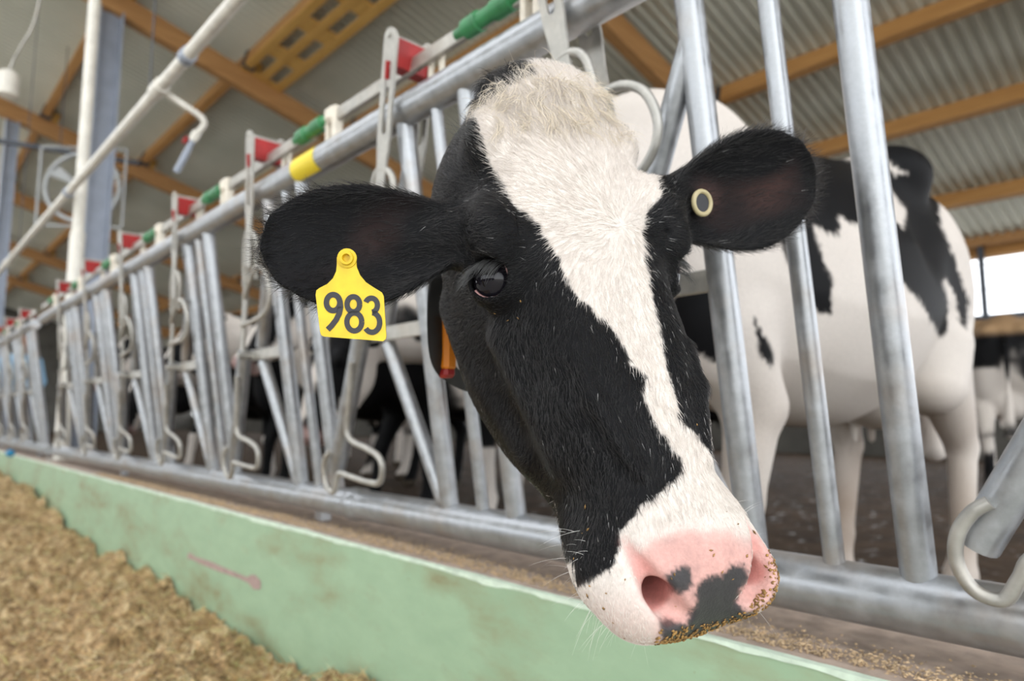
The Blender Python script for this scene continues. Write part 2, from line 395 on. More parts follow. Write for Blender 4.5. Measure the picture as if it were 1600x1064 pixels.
def yoke(parent, k, theta):
    y0 = Y00+UNIT*k; pv = np.array([y0+.445, .205]); c, s = math.cos(theta), math.sin(theta)
    def R(y, z): q = np.array([y0+y, z])-pv; q = pv+np.array([c*q[0]+s*q[1], -s*q[0]+c*q[1]]); return q
    A = lambda y, z, o=0.0: FP(*R(y, z), o)
    cy = .225
    hv = k <= 8; n = 16 if k <= 2 else 10
    MB().tube([FP(y0, ZB+.02), FP(y0, ZT-.01)], .0215, n).build('upright_bar', M_GALV, parent, True, 40)
    MB().tube([FP(y0+.105, ZB+.02), FP(y0+.105, ZT-.01)], .0142, n).build('thin_bar', M_GALV, parent, True, 40)
    MB().tube([FP(y0+cy, ZB+.02), FP(y0+cy, ZT-.01)], .0220, n).build('upright_bar', M_GALV, parent, True, 40)
    MB().tube([FP(y0+cy+.002, .572), FP(y0+.40, .235)], .0205, n).build('brace', M_GALV, parent, True, 40)
    MB().tube([FP(y0+.40, .185), FP(y0+cy+.018, ZB+.04)], .0185, n).build('brace', M_GALV, parent, True, 40)
    MB().box((FP(y0+(cy+.47)/2, .208, .012)), (.007, .47-cy, .036), None, .002).build('cross_plate', M_OLDPLATE, parent)
    # welds at the bottom of the uprights
    arm = MB().tube([A(.46, .22, .034), A(.667, -.150, .034)], .0235, n).build('locking_arm', M_GALV, parent, True, 40)
    mb = MB(); flat(mb, R(.475, .205), R(.335, .50), .030, .007, .040); mb.build('arm_bar', M_OLDPLATE, arm)
    MB().tube([A(.445, .205, -.01), A(.445, .205, .066)], .010, 10).build('pivot_bolt', M_OLDPLATE, arm, True, 40)
    rr = .0082
    MB().tube(rod([A(.49,.14,.058), A(.525,.03,.058), A(.548,-.035,.058), A(.525,-.062,.058), A(.46,-.076,.058), A(.405,-.095,.058), A(.395,-.125,.058), A(.415,-.158,.058), A(.47,-.162,.058), A(.56,-.155,.058), A(.608,-.152,.060), A(.624,-.178,.062), A(.640,-.203,.064), A(.666,-.198,.066), A(.681,-.170,.066), A(.678,-.137,.066), A(.662,-.110,.064), A(.645,-.097,.060)], 6), rr, 8).build('hook_rod', M_OLDPLATE, arm, True, 60)
    MB().tube(rod([A(.375,.385,.05), A(.275,.455,.05), A(.220,.455,.05), A(.183,.41,.05), A(.195,.345,.05), A(.26,.312,.05), A(.42,.30,.05)], 6), rr, 8).build('hand_loop', M_OLDPLATE, arm, True, 60)
    MB().tube(rod([A(.375,.42,.045), A(.335,.535,.045), A(.305,.578,.045), A(.262,.572,.045), A(.245,.53,.045), A(.275,.43,.045)], 6), rr, 8).build('hand_loop', M_OLDPLATE, arm, True, 60)
    for o, nm in ((.049, 'lock_plate'), (-.049, 'lock_plate')):
        mb = MB(); slotted(mb, R(.315, .475), R(.192, .842), .050, .006, o); lp = mb.build(nm, M_OLDPLATE, arm)
    e1, e2 = R(.214, .775), R(.192, .842)
    P = [(e1[0]-.020, e1[1]+.012), (e1[0]+.014, e1[1]+.014), (e2[0]+.016, e2[1]+.004), (e2[0]-.016, e2[1]+.002)]
    V = [FP(y, z, .044) for y, z in P]+[FP(y, z, -.044) for y, z in P]
    mesh_obj('red_spacer', V, [(0,1,2,3),(7,6,5,4),(0,4,5,1),(1,5,6,2),(2,6,7,3),(3,7,4,0)], M_RED, arm)
    MB().tube([FP(*R(.222,.765), .050), FP(*R(.205,.798), .054)], .0065, 8).build('red_pin', M_RED, arm, True, 60)
    mb = MB().tube([FP(*R(.195,.853), .055), FP(*R(.195,.853), -.055)], .007, 8); mb.build('cross_bolt', M_OLDPLATE, arm, True, 60)
def fence(name, k0, k1, ya, yb, label):
    root = empty(name, (1.0, ya, Z(CURB_Z)))
    inv = Matrix.Translation(-root.location)
    top = MB().tube([FP(y, ZT) for y in np.linspace(ya, yb, 12)], .0365, 24).build('top_rail', M_GALV2, root, True, 40)
    bot = MB().tube([FP(y, ZB) for y in np.linspace(ya, yb, 12)], .040, 24).build('bottom_rail', M_GALV2, root, True, 40)
    sh = MB(); 
    a, b_ = FP(ya, ZT+.090, -.004), FP(yb, ZT+.090, -.004); sh.box((a+b_)/2, (.014, yb-ya, .034), None, .002); shaft = sh.build('locking_shaft', M_OLDPLATE, root)
    for k in range(k0, k1):
        yoke(root, k, math.radians(24) if k == 0 else math.radians(-1) if k == -1 else math.radians([2.0,-1.5,.8,-2.2,1.2][k % 5]))
        y = Y00+UNIT*k
        def sl(yc, L, r): return MB().tube([FP(yc-L/2, ZT+.09), FP(yc-L*.36, ZT+.09), FP(yc-L*.35, ZT+.09), FP(yc-L*.10, ZT+.09), FP(yc-L*.09, ZT+.09), FP(yc+L*.12, ZT+.09), FP(yc+L*.13, ZT+.09), FP(yc+L*.34, ZT+.09), FP(yc+L*.35, ZT+.09), FP(yc+L/2, ZT+.09)], [r*.62, r*.80, r*1.2, r*1.2, r, r, r*1.25, r*1.2, r*.85, r*.7], 16)
        sl(y+.66, .20, .0175).build('green_sleeve', M_GRN, shaft, True, 40)
        cl = MB(); p = FP(y+.52, ZT+.06, .002); cl.box(p, (.030, .016, .11), None, .005); cl.box(FP(y+.555, ZT+.06, .002), (.030, .014, .09), None, .005); cl.box(FP(y+.537, ZT+.092, .0), (.040, .042, .046), None, .010)
        cl.build('shaft_clip', M_CLIP, root)
        for dy in (.085, .125): MB().box(FP(y+dy, ZT+.055, -.012), (.012, .012, .07), None, .003).build('guide_pin', M_CLIP, root)
    MB().tube([FP(1.668, ZB), FP(1.676, ZB), FP(1.72, ZB), FP(1.728, ZB)], [.040,.0445,.0445,.040], 24).build('rail_sleeve', M_GALV2, root, True, 50) if k0 < 2 else None
    for y in np.arange(ya+.6, yb, 2.25):      # feet on the curb, under the rail
        MB().box((FP(y, ZB-.045)+np.array([.022,0,.0])), (.03, .05, .058), None, .003).build('foot', M_GALV, root)
    if k0 < 2:
        V = []; ys_ = np.linspace(1.66, 1.80, 2)
        for y in ys_:
            for t in np.linspace(.15, 2.9, 16): q = FP(y, ZT); V.append((q[0]-.0372*math.sin(t), y, q[2]+.0372*math.cos(t)))
        mesh_obj('yellow_sticker', V, [(i, i+1, 17+i, 16+i) for i in range(15)], M_YEL, root, True)
    for c in root.children: c.matrix_local = inv @ c.matrix_local
    tag(root, label, 'fence'); return root
fence('feed_fence', -2, 7, -.9, 5.86, 'galvanised feed fence with red-capped locking yokes before the white post')
fence('feed_fence', 8, 19, 6.2, 14.8, 'galvanised feed fence with red-capped locking yokes beyond the white post')
# ------------------------------------------------------------------ posts, pipe, fan, hanging box
def post_h(name, x, y, label, w=.24):
    root = empty(name, (x, y, FLZ)); zt = rz(x, -.44)-FLZ
    MB().box((-w/2+.009, 0, zt/2), (.018, w, zt), None, .003).build('flange', M_BLUEGREY, root); MB().box((w/2-.009, 0, zt/2), (.018, w, zt), None, .003).build('flange', M_BLUEGREY, root)
    MB().box((0, 0, zt/2), (w-.034, .012, zt)).build('web', M_BLUEGREY, root)
    MB().box((0, 0, .01), (w+.10, w+.10, .02), None, .003).build('base_plate', M_BLUEGREY, root)
    return tag(root, label, 'post', 'steel roof posts behind the fence')
post_h('steel_post', 1.62, 8.4, 'blue-grey steel roof post just behind the white post')
post_h('steel_post', 1.26, 12.9, 'blue-grey steel roof post beyond the round fan', .18)
post_h('steel_post', 1.42, 17.4, 'blue-grey steel roof post near the far end of the barn')
wp = empty('white_post', (1.05, 6.03, Z(CURB_Z)))
zt = rz(1.05, -.16)-Z(CURB_Z)
MB().tube([(0,0,0),(0,0,1.72)], .052, 20).build('lower_sleeve', M_WHITEPIPE, wp, True, 40)
MB().tube([(0,0,1.70),(0,0,1.76),(0,0,zt)], [.052,.042,.042], 20).build('tube', M_WHITEPIPE, wp, True, 40)
MB().box((0,0,.006), (.17,.17,.012), None, .002).build('base_plate', M_OLDPLATE, wp)
tag(wp, 'white tubular post joining the two lengths of feed fence', 'post')
# water pipe along the alley with a hanging spray drop
px_, pz_ = .96, 1.70
pipe = empty('water_pipe', (px_, 0, Z(pz_)))
MB().tube([(0,y,0) for y in np.linspace(.4, 24, 24)], .030, 18).build('pipe', M_WHITEPIPE, pipe, True, 40)
for y in (3.28, 5.95, 9.2, 12.5, 15.8): MB().tube([(0,y-.03,0),(0,y-.028,0),(0,y+.03,0),(0,y+.032,0)], [.031,.039,.039,.031], 18).build('coupling', M_BLUEGREY if y < 6 else M_WHITEPIPE, pipe, True, 40)
for y in np.arange(3.9, 22, 4.5): MB().tube([(0,y,.03),(0,y,rz(px_,-.43)-Z(pz_))], .004, 6).build('hanger', M_DARK, pipe)
for y in (3.72, 12.2):
    d = MB().tube([(0,y-.06,0),(0,y-.058,0),(0,y+.06,0),(0,y+.062,0)], [.031,.040,.040,.031], 18).build('tee', M_WHITEPIPE, pipe, True, 40)
    MB().tube(rod([(.02,y,-.01),(.12,y-.02,-.06),(.20,y-.03,-.10),(.225,y-.02,-.135),(.205,y+.02,-.175)], 5), .016, 12).build('drop_tube', M_WHITEPIPE, d, True, 60)
    MB().tube([(.205,y+.02,-.17),(.19,y+.04,-.215)], [.026,.022], 12).build('elbow', M_WHITEPIPE, d, True, 40)
    MB().tube([(.175,y+.075,-.19),(.165,y+.10,-.215)], .014, 10).build('red_knob', M_RED, d, True, 40)
    MB().tube([(.19,y+.04,-.215),(.165,y+.08,-.30),(.14,y+.12,-.38)], [.014,.018,.017], 12).build('nozzle', M_BLUEGREY, d, True, 40)
tag(pipe, 'long white water pipe running under the roof above the alley', 'pipe')
# square fan on the second bay
fc = CAMP+ray(128, 292)*(10.0/ray(128, 292)[1]); fan = empty('barn_fan', tuple(fc)); M_FAN = plain('fan_housing', (.42,.44,.45), .5, .1, .1, 10)
fx = np.array([.80,-.60,0]); fx /= np.linalg.norm(fx); fz = np.array([0,0,1.0]); fy = np.cross(fz, fx)
def fan_pt(u, v, w=0): return u*fx+v*fz+w*fy
V = []; F = []; nn = 48
for w in (-.06, .06):
    for k in range(nn):
        t = 2*math.pi*k/nn; c, s = math.cos(t), math.sin(t); m = .52/max(abs(c), abs(s)); V += [fan_pt(.46*c, .46*s, w), fan_pt(m*c, m*s, w)]
for k in range(nn):
    j = (k+1) % nn; a = 2*nn
    F += [(2*k, 2*k+1, 2*j+1, 2*j), (a+2*k, a+2*j, a+2*j+1, a+2*k+1), (2*k, 2*j, a+2*j, a+2*k), (2*k+1, a+2*k+1, a+2*j+1, 2*j+1)]
for q in ((-.52,-.52,.52,-.52),(.52,-.52,.52,.52),(.52,.52,-.52,.52),(-.52,.52,-.52,-.52)):
    MB().tube([fan_pt(q[0], q[1]), fan_pt(q[2], q[3])], .016, 8).build('frame_bar', M_FAN, fan, True, 40)
for k in range(8):
    t = 2*math.pi*k/8+.2; MB().tube([fan_pt(0, 0, .09), fan_pt(.45*math.cos(t), .45*math.sin(t), .05)], .004, 5).build('guard_spoke', M_FAN, fan, True)
MB().tube([fan_pt(.45*math.cos(t), .45*math.sin(t), .02) for t in np.linspace(0, 2*math.pi, 40, endpoint=False)], .030, 10, True).build('ring', M_FAN, fan, True)
MB().tube([fan_pt(0,0,-.05), fan_pt(0,0,.06)], .07, 16).build('hub', M_FAN, fan, True, 40)
for k in range(3):
    t = 2*math.pi*k/3+.5; a, b2 = np.array([math.cos(t), math.sin(t)]), np.array([-math.sin(t), math.cos(t)])
    q = [a*.06-b2*.03, a*.40-b2*.07, a*.41+b2*.09, a*.06+b2*.03]; V = [fan_pt(p[0], p[1], w+(.03 if i in (0,1) else -.03)) for w in (-.003, .003) for i, p in enumerate(q)]
    mesh_obj('blade', V, [(0,1,2,3),(7,6,5,4),(0,4,5,1),(1,5,6,2),(2,6,7,3),(3,7,4,0)], M_FAN, fan)
for u in (-.3, .3): MB().tube([fan_pt(u, .52), np.array([u*fx[0], u*fx[1], rz(fc[0], -.1)-fc[2]])], .006, 6).build('chain', M_DARK, fan)
tag(fan, 'square pale grey barn fan with round opening hanging behind the white post', 'fan')
hp = CAMP+ray(12, 132)*(7.2/ray(12, 132)[1]); hb = empty('junction_box', tuple(hp))
MB().tube([(0,0,-.11),(0,0,-.10),(0,0,.09),(0,0,.12)], [.06,.085,.085,.05], 18).build('case', M_WHITEPIPE, hb, True, 40)
up = CAMP+ray(62, 0)*(7.0/ray(62, 0)[1])-hp
MB().tube(rod([(0,0,.11),(.03,-.02,.25),tuple(up*.5+np.array([-.02,0,-.06])),tuple(up),(up[0]*1.1, up[1], rz(hp[0], 0)-hp[2])], 6), .010, 8).build('cable', M_OLDPLATE, hb, True)
tag(hb, 'small white box hanging on a cable from the roof', 'box')
a = CAMP+ray(-40, 214)*(11.5/ray(-40, 214)[1]); b_ = CAMP+ray(122, 240)*(10.6/ray(122, 240)[1])
tag(MB().tube([a, b_, b_+(b_-a)*.6], .035, 10).build('steel_rail', M_DARK, None, True, 40), 'dark steel rail above the barn fan', 'rail')
# ------------------------------------------------------------------ cow: implicit body shared by all cows
# body frame: x from the chest backwards, y to the cow's left, z above the floor.  head frame: l (to cow's left), s (poll to muzzle), n (out of the forehead)
EYE_C = (.090, .197, -.060); EYE_AX = (.72, .14, .68); EYE_R = .0222
def f_head(H, eye_l=0.108, fine=True):
    l, s, n = H[:, 0], H[:, 1], H[:, 2]; al = np.abs(l)
    nt_ = spl(s, [-.08,-.03,0,.04,.10,.18,.26,.34,.41,.46,.50,.54], [-.075,-.038,-.016,-.004,.000,-.002,-.006,-.012,-.020,-.030,-.048,-.085])
    nb_ = spl(s, [-.08,0,.06,.12,.18,.25,.32,.39,.45,.50,.54], [-.20,-.225,-.245,-.256,-.260,-.252,-.232,-.178,-.138,-.128,-.118])
    wt = spl(s, [-.05,0,.05,.10,.15,.20,.25,.31,.37,.43,.48,.52], [.06,.078,.092,.104,.106,.096,.074,.056,.050,.053,.060,.056])
    wm = spl(s, [-.05,0,.05,.10,.15,.20,.26,.32,.38,.44,.49,.53], [.06,.074,.088,.098,.100,.095,.084,.072,.064,.065,.073,.063])
    wb = spl(s, [-.05,0,.06,.12,.18,.24,.30,.36,.42,.48,.53], [.05,.055,.062,.068,.076,.083,.080,.060,.050,.056,.050])
    v = np.clip((n-nb_)/(nt_-nb_), -.3, 1.3); vv = np.clip(v, 0, 1)
    w = np.where(vv > .5, wm+(wt-wm)*(2*vv-1)**1.5, wm+(wb-wm)*(np.abs(1-2*vv))**1.5)
    p = 2.9
    q = (np.abs(al/w)**p+np.abs(2*v-1)**p)**(1/p)
    d = (q-1)*np.minimum(w, .5*(nt_-nb_))
    d = smax(d, s-.512+.55*np.maximum(0, -.045-n), .045); d = smax(d, -.035-s, .05)
    M = np.stack([al, s, n], 1)
    U = lambda d, c, r, k: smin(d, sd_ell(M, c, r), k)
    d = U(d, (0, .005, -.028), (.066, .045, .040), .03)           # poll
    d = U(d, (.076, .055, -.032), (.020, .026, .024), .018)       # horn bud
    d = U(d, (.096, .165, -.034), (.022, .034, .024), .03)        # orbit
    d = U(d, (.048, .185, -.175), (.034, .095, .075), .03)        # masseter
    d = U(d, (.040, .30, -.065), (.030, .085, .040), .04)         # facial crest
    d = U(d, (0, .462, -.072), (.077, .058, .060), .03)           # muzzle
    d = U(d, (.046, .492, -.052), (.030, .028, .030), .02)        # nostril wing
    d = U(d, (0, .497, -.085), (.050, .024, .036), .02)           # nose pad
    d = U(d, (0, .455, -.150), (.050, .052, .026), .018)          # chin and lower lip
    d = U(d, (.036, .44, -.108), (.030, .055, .030), .02)         # cheek of the lips
    if fine:
        cut = lambda d, e, k: smax(d, -e, k)
        d = cut(d, sd_ell(M, (.115, .115, -.075), (.022, .040, .030)), .03)      # temple hollow
        d = cut(d, sd_ell(M, (.0, .27, .052), (.045, .09, .05)), .03)            # dish of the face
        # nostril, a comma opening sideways
        ne = smin(sd_cone(M, (.0610, .446, -.030), (.0520, .484, -.024), .0035, .0085), sd_cone(M, (.0520, .484, -.024), (.040, .503, -.028), .0085, .0100), .006)
        ne = smin(ne, sd_cone(M, (.040, .503, -.028), (.025, .508, -.034), .0095, .0035), .005)
        ne = smin(ne, sd_cone(M, (.046, .493, -.028), (.034, .458, -.075), .0105, .014), .006)
        d = cut(d, ne, .007)
        # mouth line
        g = np.maximum(np.abs(n+.128+.10*(s-.48)+.25*np.maximum(0, .44-s)**1.0)-.0022, np.maximum(.385-s, -.009-d))
        d = cut(d, g, .004)
        # eye: socket, lids, brow fold
        ec = np.array(EYE_C); r_ = np.linalg.norm(M-ec, axis=1)
        ax = np.array(EYE_AX); ax /= np.linalg.norm(ax)
        tq = (M-ec)@ax; rad = np.sqrt(np.maximum(0, r_**2-tq**2))
        sv = np.array((0, 1, 0))-ax*ax[1]; sv /= np.linalg.norm(sv)
        du = (M-ec)@sv                                                           # along the face: negative is towards the poll (upper lid)
        d = smin(d, r_-.0270, .012)
        up = np.where(du < 0, 1, 0)
        op = smax(rad-.0198+.0040*np.clip(-du/.014, 0, 1)+.0015*np.clip(du/.014, 0, 1), -(tq-.001), .003)     # lid opening
        d = cut(d, smax(op, r_-.05, .002), .0025)
        d = cut(d, r_-EYE_R-.0002, .001)
        ring = np.sqrt((np.sqrt(np.maximum(rad**2, 1e-9))-.0285)**2+(tq-.0085)**2)
        d = cut(d, np.where(du < -.004, ring-.0016, .05), .004)                  # fold above the upper lid
        # wrinkles above the eye and the vein / ridge on the nose
        for k, (c0, c1) in enumerate((((.085,.135,-.02),(.062,.235,.004)), ((.095,.125,-.035),(.072,.20,-.004)), ((.078,.14,-.012),(.050,.225,.004)))):
            d = cut(d, sd_cone(M, c0, c1, .0012, .0008), .005)
        d = smin(d, sd_cone(M, (.060,.295,-.022), (.054,.335,-.022), .002, .0035), .014)
        d = smin(d, sd_cone(M, (.054,.335,-.022), (.034,.400,-.020), .0035, .001), .014)
        d = smin(d, sd_cone(M, (.086,.24,-.09), (.062,.36,-.085), .006, .002), .030)
        d = smin(d, sd_cone(M, (.084,.15,-.19), (.060,.34,-.15), .006, .000), .035)
    return d
EAR_E = [0,.12,.3,.5,.7,.85,.95,1.0]; EAR_W = [.50,.66,.88,1.0,.93,.72,.44,.05]
def ear_coords(P, ear):
    b, t, nrm = (np.array(q, float) for q in ear[:3]); L = np.linalg.norm(t-b); e = (t-b)/L
    nn = nrm-e*(nrm@e); nn /= np.linalg.norm(nn); w = np.cross(nn, e)
    Q = P-b; return Q@e/L, Q@w, Q@nn, L
def f_ear(P, ear):
    u, w, t, L = ear_coords(P, ear); Wd = ear[3]; uc = np.clip(u, 0, 1)
    droop = ear[4]*np.sin(np.pi*uc)*L                                   # bend of the midline sideways
    w = w-droop; hw = Wd*spl(uc, EAR_E, EAR_W)+1e-4
    x = np.clip(w/hw, -1.3, 1.3)
    cup = (.50*(1-uc*.55))*hw*(x*x-.7)                                   # edges come forward
    th = .0032+.004*(1-uc)
    d = smax((np.abs(t-cup)-th)*.8, (np.abs(w)-hw)*.8, .006)
    d = smax(d, (u-1)*L, .004); d = smax(d, (-.06-u)*L, .01)
    return d
def f_body(B, neck, legs, tail=True):
    x, y, z = B[:, 0], B[:, 1], B[:, 2]; ay = np.abs(y)
    top = spl(x, [-.05,.1,.25,.45,.7,1.0,1.25,1.5,1.65,1.78], [1.02,1.26,1.385,1.385,1.365,1.40,1.44,1.405,1.33,1.20])
    bot = spl(x, [-.05,.1,.3,.55,.85,1.1,1.3,1.5,1.65,1.78], [.86,.72,.63,.59,.545,.56,.66,.76,.86,.98])
    hw = spl(x, [-.05,.1,.25,.5,.85,1.1,1.3,1.5,1.65,1.78], [.10,.19,.245,.305,.36,.335,.29,.235,.18,.11])
    v = np.clip((z-bot)/(top-bot), -.4, 1.4); vv = np.clip(v, 0, 1)
    w = hw*np.interp(vv, [0,.15,.35,.6,.8,1.0], [.72,.92,1.0,.98,.88,.70])
    p = 2.4; q = (np.abs(ay/w)**p+np.abs(2*v-1)**p)**(1/p)
    d = (q-1)*np.minimum(w, .5*(top-bot))*.9
    d = smax(d, x-1.70, .12); d = smax(d, -x, .12)
    M = np.stack([x, ay, z], 1)
    d = smin(d, sd_ell(M, (.30, .17, .98), (.17, .10, .33)), .08)       # shoulder
    d = smin(d, sd_ell(M, (.05, 0, .80), (.13, .12, .20)), .10)         # brisket
    d = smin(d, sd_ell(M, (1.17, .215, 1.345), (.13, .085, .075)), .10)  # hook bone
    d = smin(d, sd_ell(M, (1.64, .12, 1.26), (.06, .05, .06)), .06)     # pin bone
    d = smin(d, sd_cone(M, (.3, 0, 1.355), (1.45, 0, 1.385), .02, .02), .06)
    d = smax(d, -sd_ell(M, (1.12, .40, 1.16), (.13, .10, .14)), .10)    # hollow of the flank
    d = smin(d, sd_ell(M, (1.47, .15, .98), (.20, .12, .34)), .10)      # thigh
    d = smin(d, sd_ell(M, (1.42, 0, .68), (.18, .15, .15)), .08)        # udder
    for ty, tx in ((.07, 1.36), (.07, 1.48)): d = smin(d, sd_cone(M, (tx, ty, .56), (tx, ty, .49), .016, .011), .02)
    for side, (fx, hx) in zip((1, -1), legs):
        Y = lambda q: side*q
        c = [((.34, Y(.17), .78), (.42+fx*.3, Y(.18), .60), .10, .078), ((.42+fx*.3, Y(.18), .60), (.36+fx*.7, Y(.175), .38), .068, .047), ((.36+fx*.7, Y(.175), .38), (.36+fx, Y(.17), .14), .046, .032), ((.36+fx, Y(.17), .14), (.33+fx, Y(.17), .045), .037, .045), ((.33+fx, Y(.17), .045), (.30+fx, Y(.17), .035), .047, .040)]
        c += [((1.40, Y(.17), .80), (1.36+hx*.3, Y(.19), .68), .13, .10), ((1.44+hx*.3, Y(.175), .75), (1.60+hx*.8, Y(.17), .47), .10, .050), ((1.60+hx*.8, Y(.17), .47), (1.55+hx, Y(.17), .15), .047, .036), ((1.55+hx, Y(.17), .15), (1.51+hx, Y(.17), .045), .038, .047), ((1.51+hx, Y(.17), .045), (1.48+hx, Y(.17), .035), .049, .042)]
        for i, (a, b, ra, rb) in enumerate(c): d = smin(d, sd_cone(B, a, b, ra, rb), .05 if i in (0, 5) else .02)
    d = smax(d, -z, .006)
    for a, b in zip(neck[:-1], neck[1:]): d = smin(d, sd_cone(B, a[:3], b[:3], a[3], b[3]), .09)
    if tail:
        for a, b, r1, r2 in (((1.62,0,1.29),(1.74,0,1.14),.035,.026), ((1.74,0,1.14),(1.77,.01,.75),.024,.016), ((1.77,.01,.75),(1.76,.02,.45),.022,.045)): d = smin(d, sd_cone(B, a, b, r1, r2), .025)
    return d
def sample_surface(V, F, n, rng, mask=None):
    T = np.concatenate([F[:, [0,1,2]], F[:, [0,2,3]]]); 
    if mask is not None: T = T[mask[T].all(1)]
    A = V[T[:,1]]-V[T[:,0]]; B = V[T[:,2]]-V[T[:,0]]; ar = np.linalg.norm(np.cross(A, B), axis=1)*.5
    k = rng.choice(len(T), n, p=ar/ar.sum()); u = rng.random(n); v = rng.random(n); m = u+v > 1; u[m] = 1-u[m]; v[m] = 1-v[m]
    return V[T[k,0]]+u[:,None]*A[k]+v[:,None]*B[k], T[k], np.stack([1-u-v, u, v], 1)
def vert_normals(V, F):
    Nn = np.zeros_like(V); fn = np.cross(V[F[:,2]]-V[F[:,0]], V[F[:,3]]-V[F[:,1]])
    for k in range(4): np.add.at(Nn, F[:, k], fn)
    return Nn/np.maximum(np.linalg.norm(Nn, axis=1, keepdims=True), 1e-12)
def hair_obj(name, P, radius, col, mat_, parent):                       # P: (curves, points, 3)
    c, k = P.shape[:2]; hc = bpy.data.hair_curves.new(name); hc.add_curves([k]*c)
    hc.attributes['position'].data.foreach_set('vector', P.astype(np.float32).ravel())
    ra = hc.attributes.get('radius') or hc.attributes.new('radius', 'FLOAT', 'POINT')
    prof = np.linspace(1, .15, k); R = (np.broadcast_to(np.asarray(radius).reshape(-1, 1), (c, 1))*prof).astype(np.float32)
    ra.data.foreach_set('value', R.ravel())
    ca = hc.attributes.new('coat', 'FLOAT_COLOR', 'CURVE'); C4 = np.ones((c, 4), np.float32); C4[:, :3] = col; ca.data.foreach_set('color', C4.ravel())
    hc.materials.append(mat_); o = bpy.data.objects.new(name, hc); return link(o, parent)
def norm_(v): return v/np.maximum(np.linalg.norm(v, axis=-1, keepdims=True), 1e-12)
# ---- coat materials
def coat_material():
    m, t, b = mat('cow_coat'); b.inputs['Specular IOR Level'].default_value = .12; wa = N(t, 'ShaderNodeAttribute'); wa.attribute_name = 'wet'; wr = ramp(t, wa.outputs['Fac'], [(0, .62), (1, .30)]); t.links.new(wr.outputs[0], b.inputs['Roughness'])
    a = N(t, 'ShaderNodeAttribute'); a.attribute_name = 'coat'
    n1 = noise(t, 260, 3); hs = mixc(t, .35, a.outputs['Color'], ramp(t, n1.outputs[0], [(.3, .55), (.7, 1.0)]).outputs[0], 'MULTIPLY')
    t.links.new(hs, b.inputs['Base Color']); 
    n2 = noise(t, 500, 2); bump(t, b, n2.outputs[0], .25, .002)
    return m
def hair_material():
    m, t, b = mat('cow_hair'); a = N(t, 'ShaderNodeAttribute'); a.attribute_name = 'coat'
    t.links.new(a.outputs['Color'], b.inputs['Base Color']); b.inputs['Roughness'].default_value = .42; b.inputs['Specular IOR Level'].default_value = .35
    return m
def dark_hair_material():
    m = bpy.data.materials.new('dark_hair'); m.use_nodes = True; t = m.node_tree; t.nodes.clear(); o = N(t, 'ShaderNodeOutputMaterial'); h = N(t, 'ShaderNodeBsdfHairPrincipled')
    h.parametrization = 'COLOR'; h.inputs['Roughness'].default_value = .22; h.inputs['Radial Roughness'].default_value = .5; h.inputs['Color'].default_value = (.004,.0036,.0036,1); h.inputs['IOR'].default_value = 1.42
    t.links.new(h.outputs[0], o.inputs[0]); return m
M_COAT = coat_material(); M_HAIR = hair_material(); M_HAIRB = dark_hair_material()
def set_color(o, C):
    C4 = np.ones((len(C), 4), np.float32); C4[:, :3] = C
    a = o.data.attributes.new('coat', 'FLOAT_COLOR', 'POINT'); a.data.foreach_set('color', C4.ravel())
WHITE = np.array([.76,.695,.64]); BLACK = np.array([.006,.006,.007]); PINK = np.array([.65,.33,.29]); GREY = np.array([.060,.056,.057])

# ------------------------------------------------------------------ the cow at the fence
FLOOR_C = CAM_H-.57                                                     # height of the cow floor
B0 = np.array([1.10, 1.03, FLOOR_C]); BSX = 1.07; BC, BS = math.cos(.095), math.sin(.095)                                     # chest end of its body on the floor
def w2b(P): Q = P-B0; return np.stack([(Q[:,0]*BC-Q[:,1]*BS)/BSX, -(Q[:,0]*BS+Q[:,1]*BC), Q[:,2]], 1)     # cow faces -X, its left is -Y
c2w = lambda v: v[0]*RT+v[1]*UP-v[2]*FW
HA = np.array([.245,-.885,.400]); HA /= np.linalg.norm(HA)
HL = np.array([.90,.09,-.42]); HL -= HA*(HL@HA); HL /= np.linalg.norm(HL); HN = np.cross(HA, HL)
HA, HL, HN = c2w(HA), c2w(HL), c2w(HN)
H0 = at_depth(862, 128, .72)
HS = 1.04
def w2h(P): Q = (P-H0)/HS; return np.stack([Q@HL, Q@HA, Q@HN], 1)
def h2w(l, s, n): return H0+HS*(l*HL+s*HA+n*HN)
TOW = -FW
EAR_R = (at_depth(700, 368, .668), at_depth(404, 388, .625), TOW*1.0+UP*.10-RT*.05, .060, .03)
EAR_L = (at_depth(1052, 330, .752), at_depth(1276, 262, .79), TOW*1.0-UP*.15+RT*.10, .066, -.02)
NECK = [(*w2b((H0+HA*.07-HN*.13)[None])[0], .10), (*w2b(np.array([[.97,.915,CAM_H+.36]]))[0], .118), (*w2b(np.array([[1.2,.97,CAM_H+.44]]))[0], .20), (.28, 0, 1.10, .24)]
LEGS = ((.03, .02), (-.10, -.12))
def f_cow(P, fine=True):
    B = w2b(P)
    if fine:                                                            # only the neck reaches the head block
        d = np.full(len(P), .5)
        for a, b in zip(NECK[:-1], NECK[1:]): d = smin(d, sd_cone(B, a[:3], b[:3], a[3], b[3]), .09)
    else: d = f_body(B, NECK, LEGS)
    near = np.linalg.norm(P-(H0+HA*.2), axis=1) < .62
    if near.any():
        Q = P[near]; dh = f_head(w2h(Q), fine=fine)*HS
        for E in (EAR_R, EAR_L):
            de = f_ear(Q, E); b = np.array(E[0]); e = norm_(np.array(E[1])-b); inn = h2w(*( (w2h(b[None])[0]*np.array([.70,1,1])) ))
            nn = np.array(E[2]); nn = nn-e*(nn@e); nn /= np.linalg.norm(nn)
            root = sd_cone(Q, inn, b+e*.035-nn*.022, .036, .020)
            dh = smin(dh, smin(de, root, .02), .02)
        d = d.copy(); d[near] = smin(d[near], dh, .035)
    return d
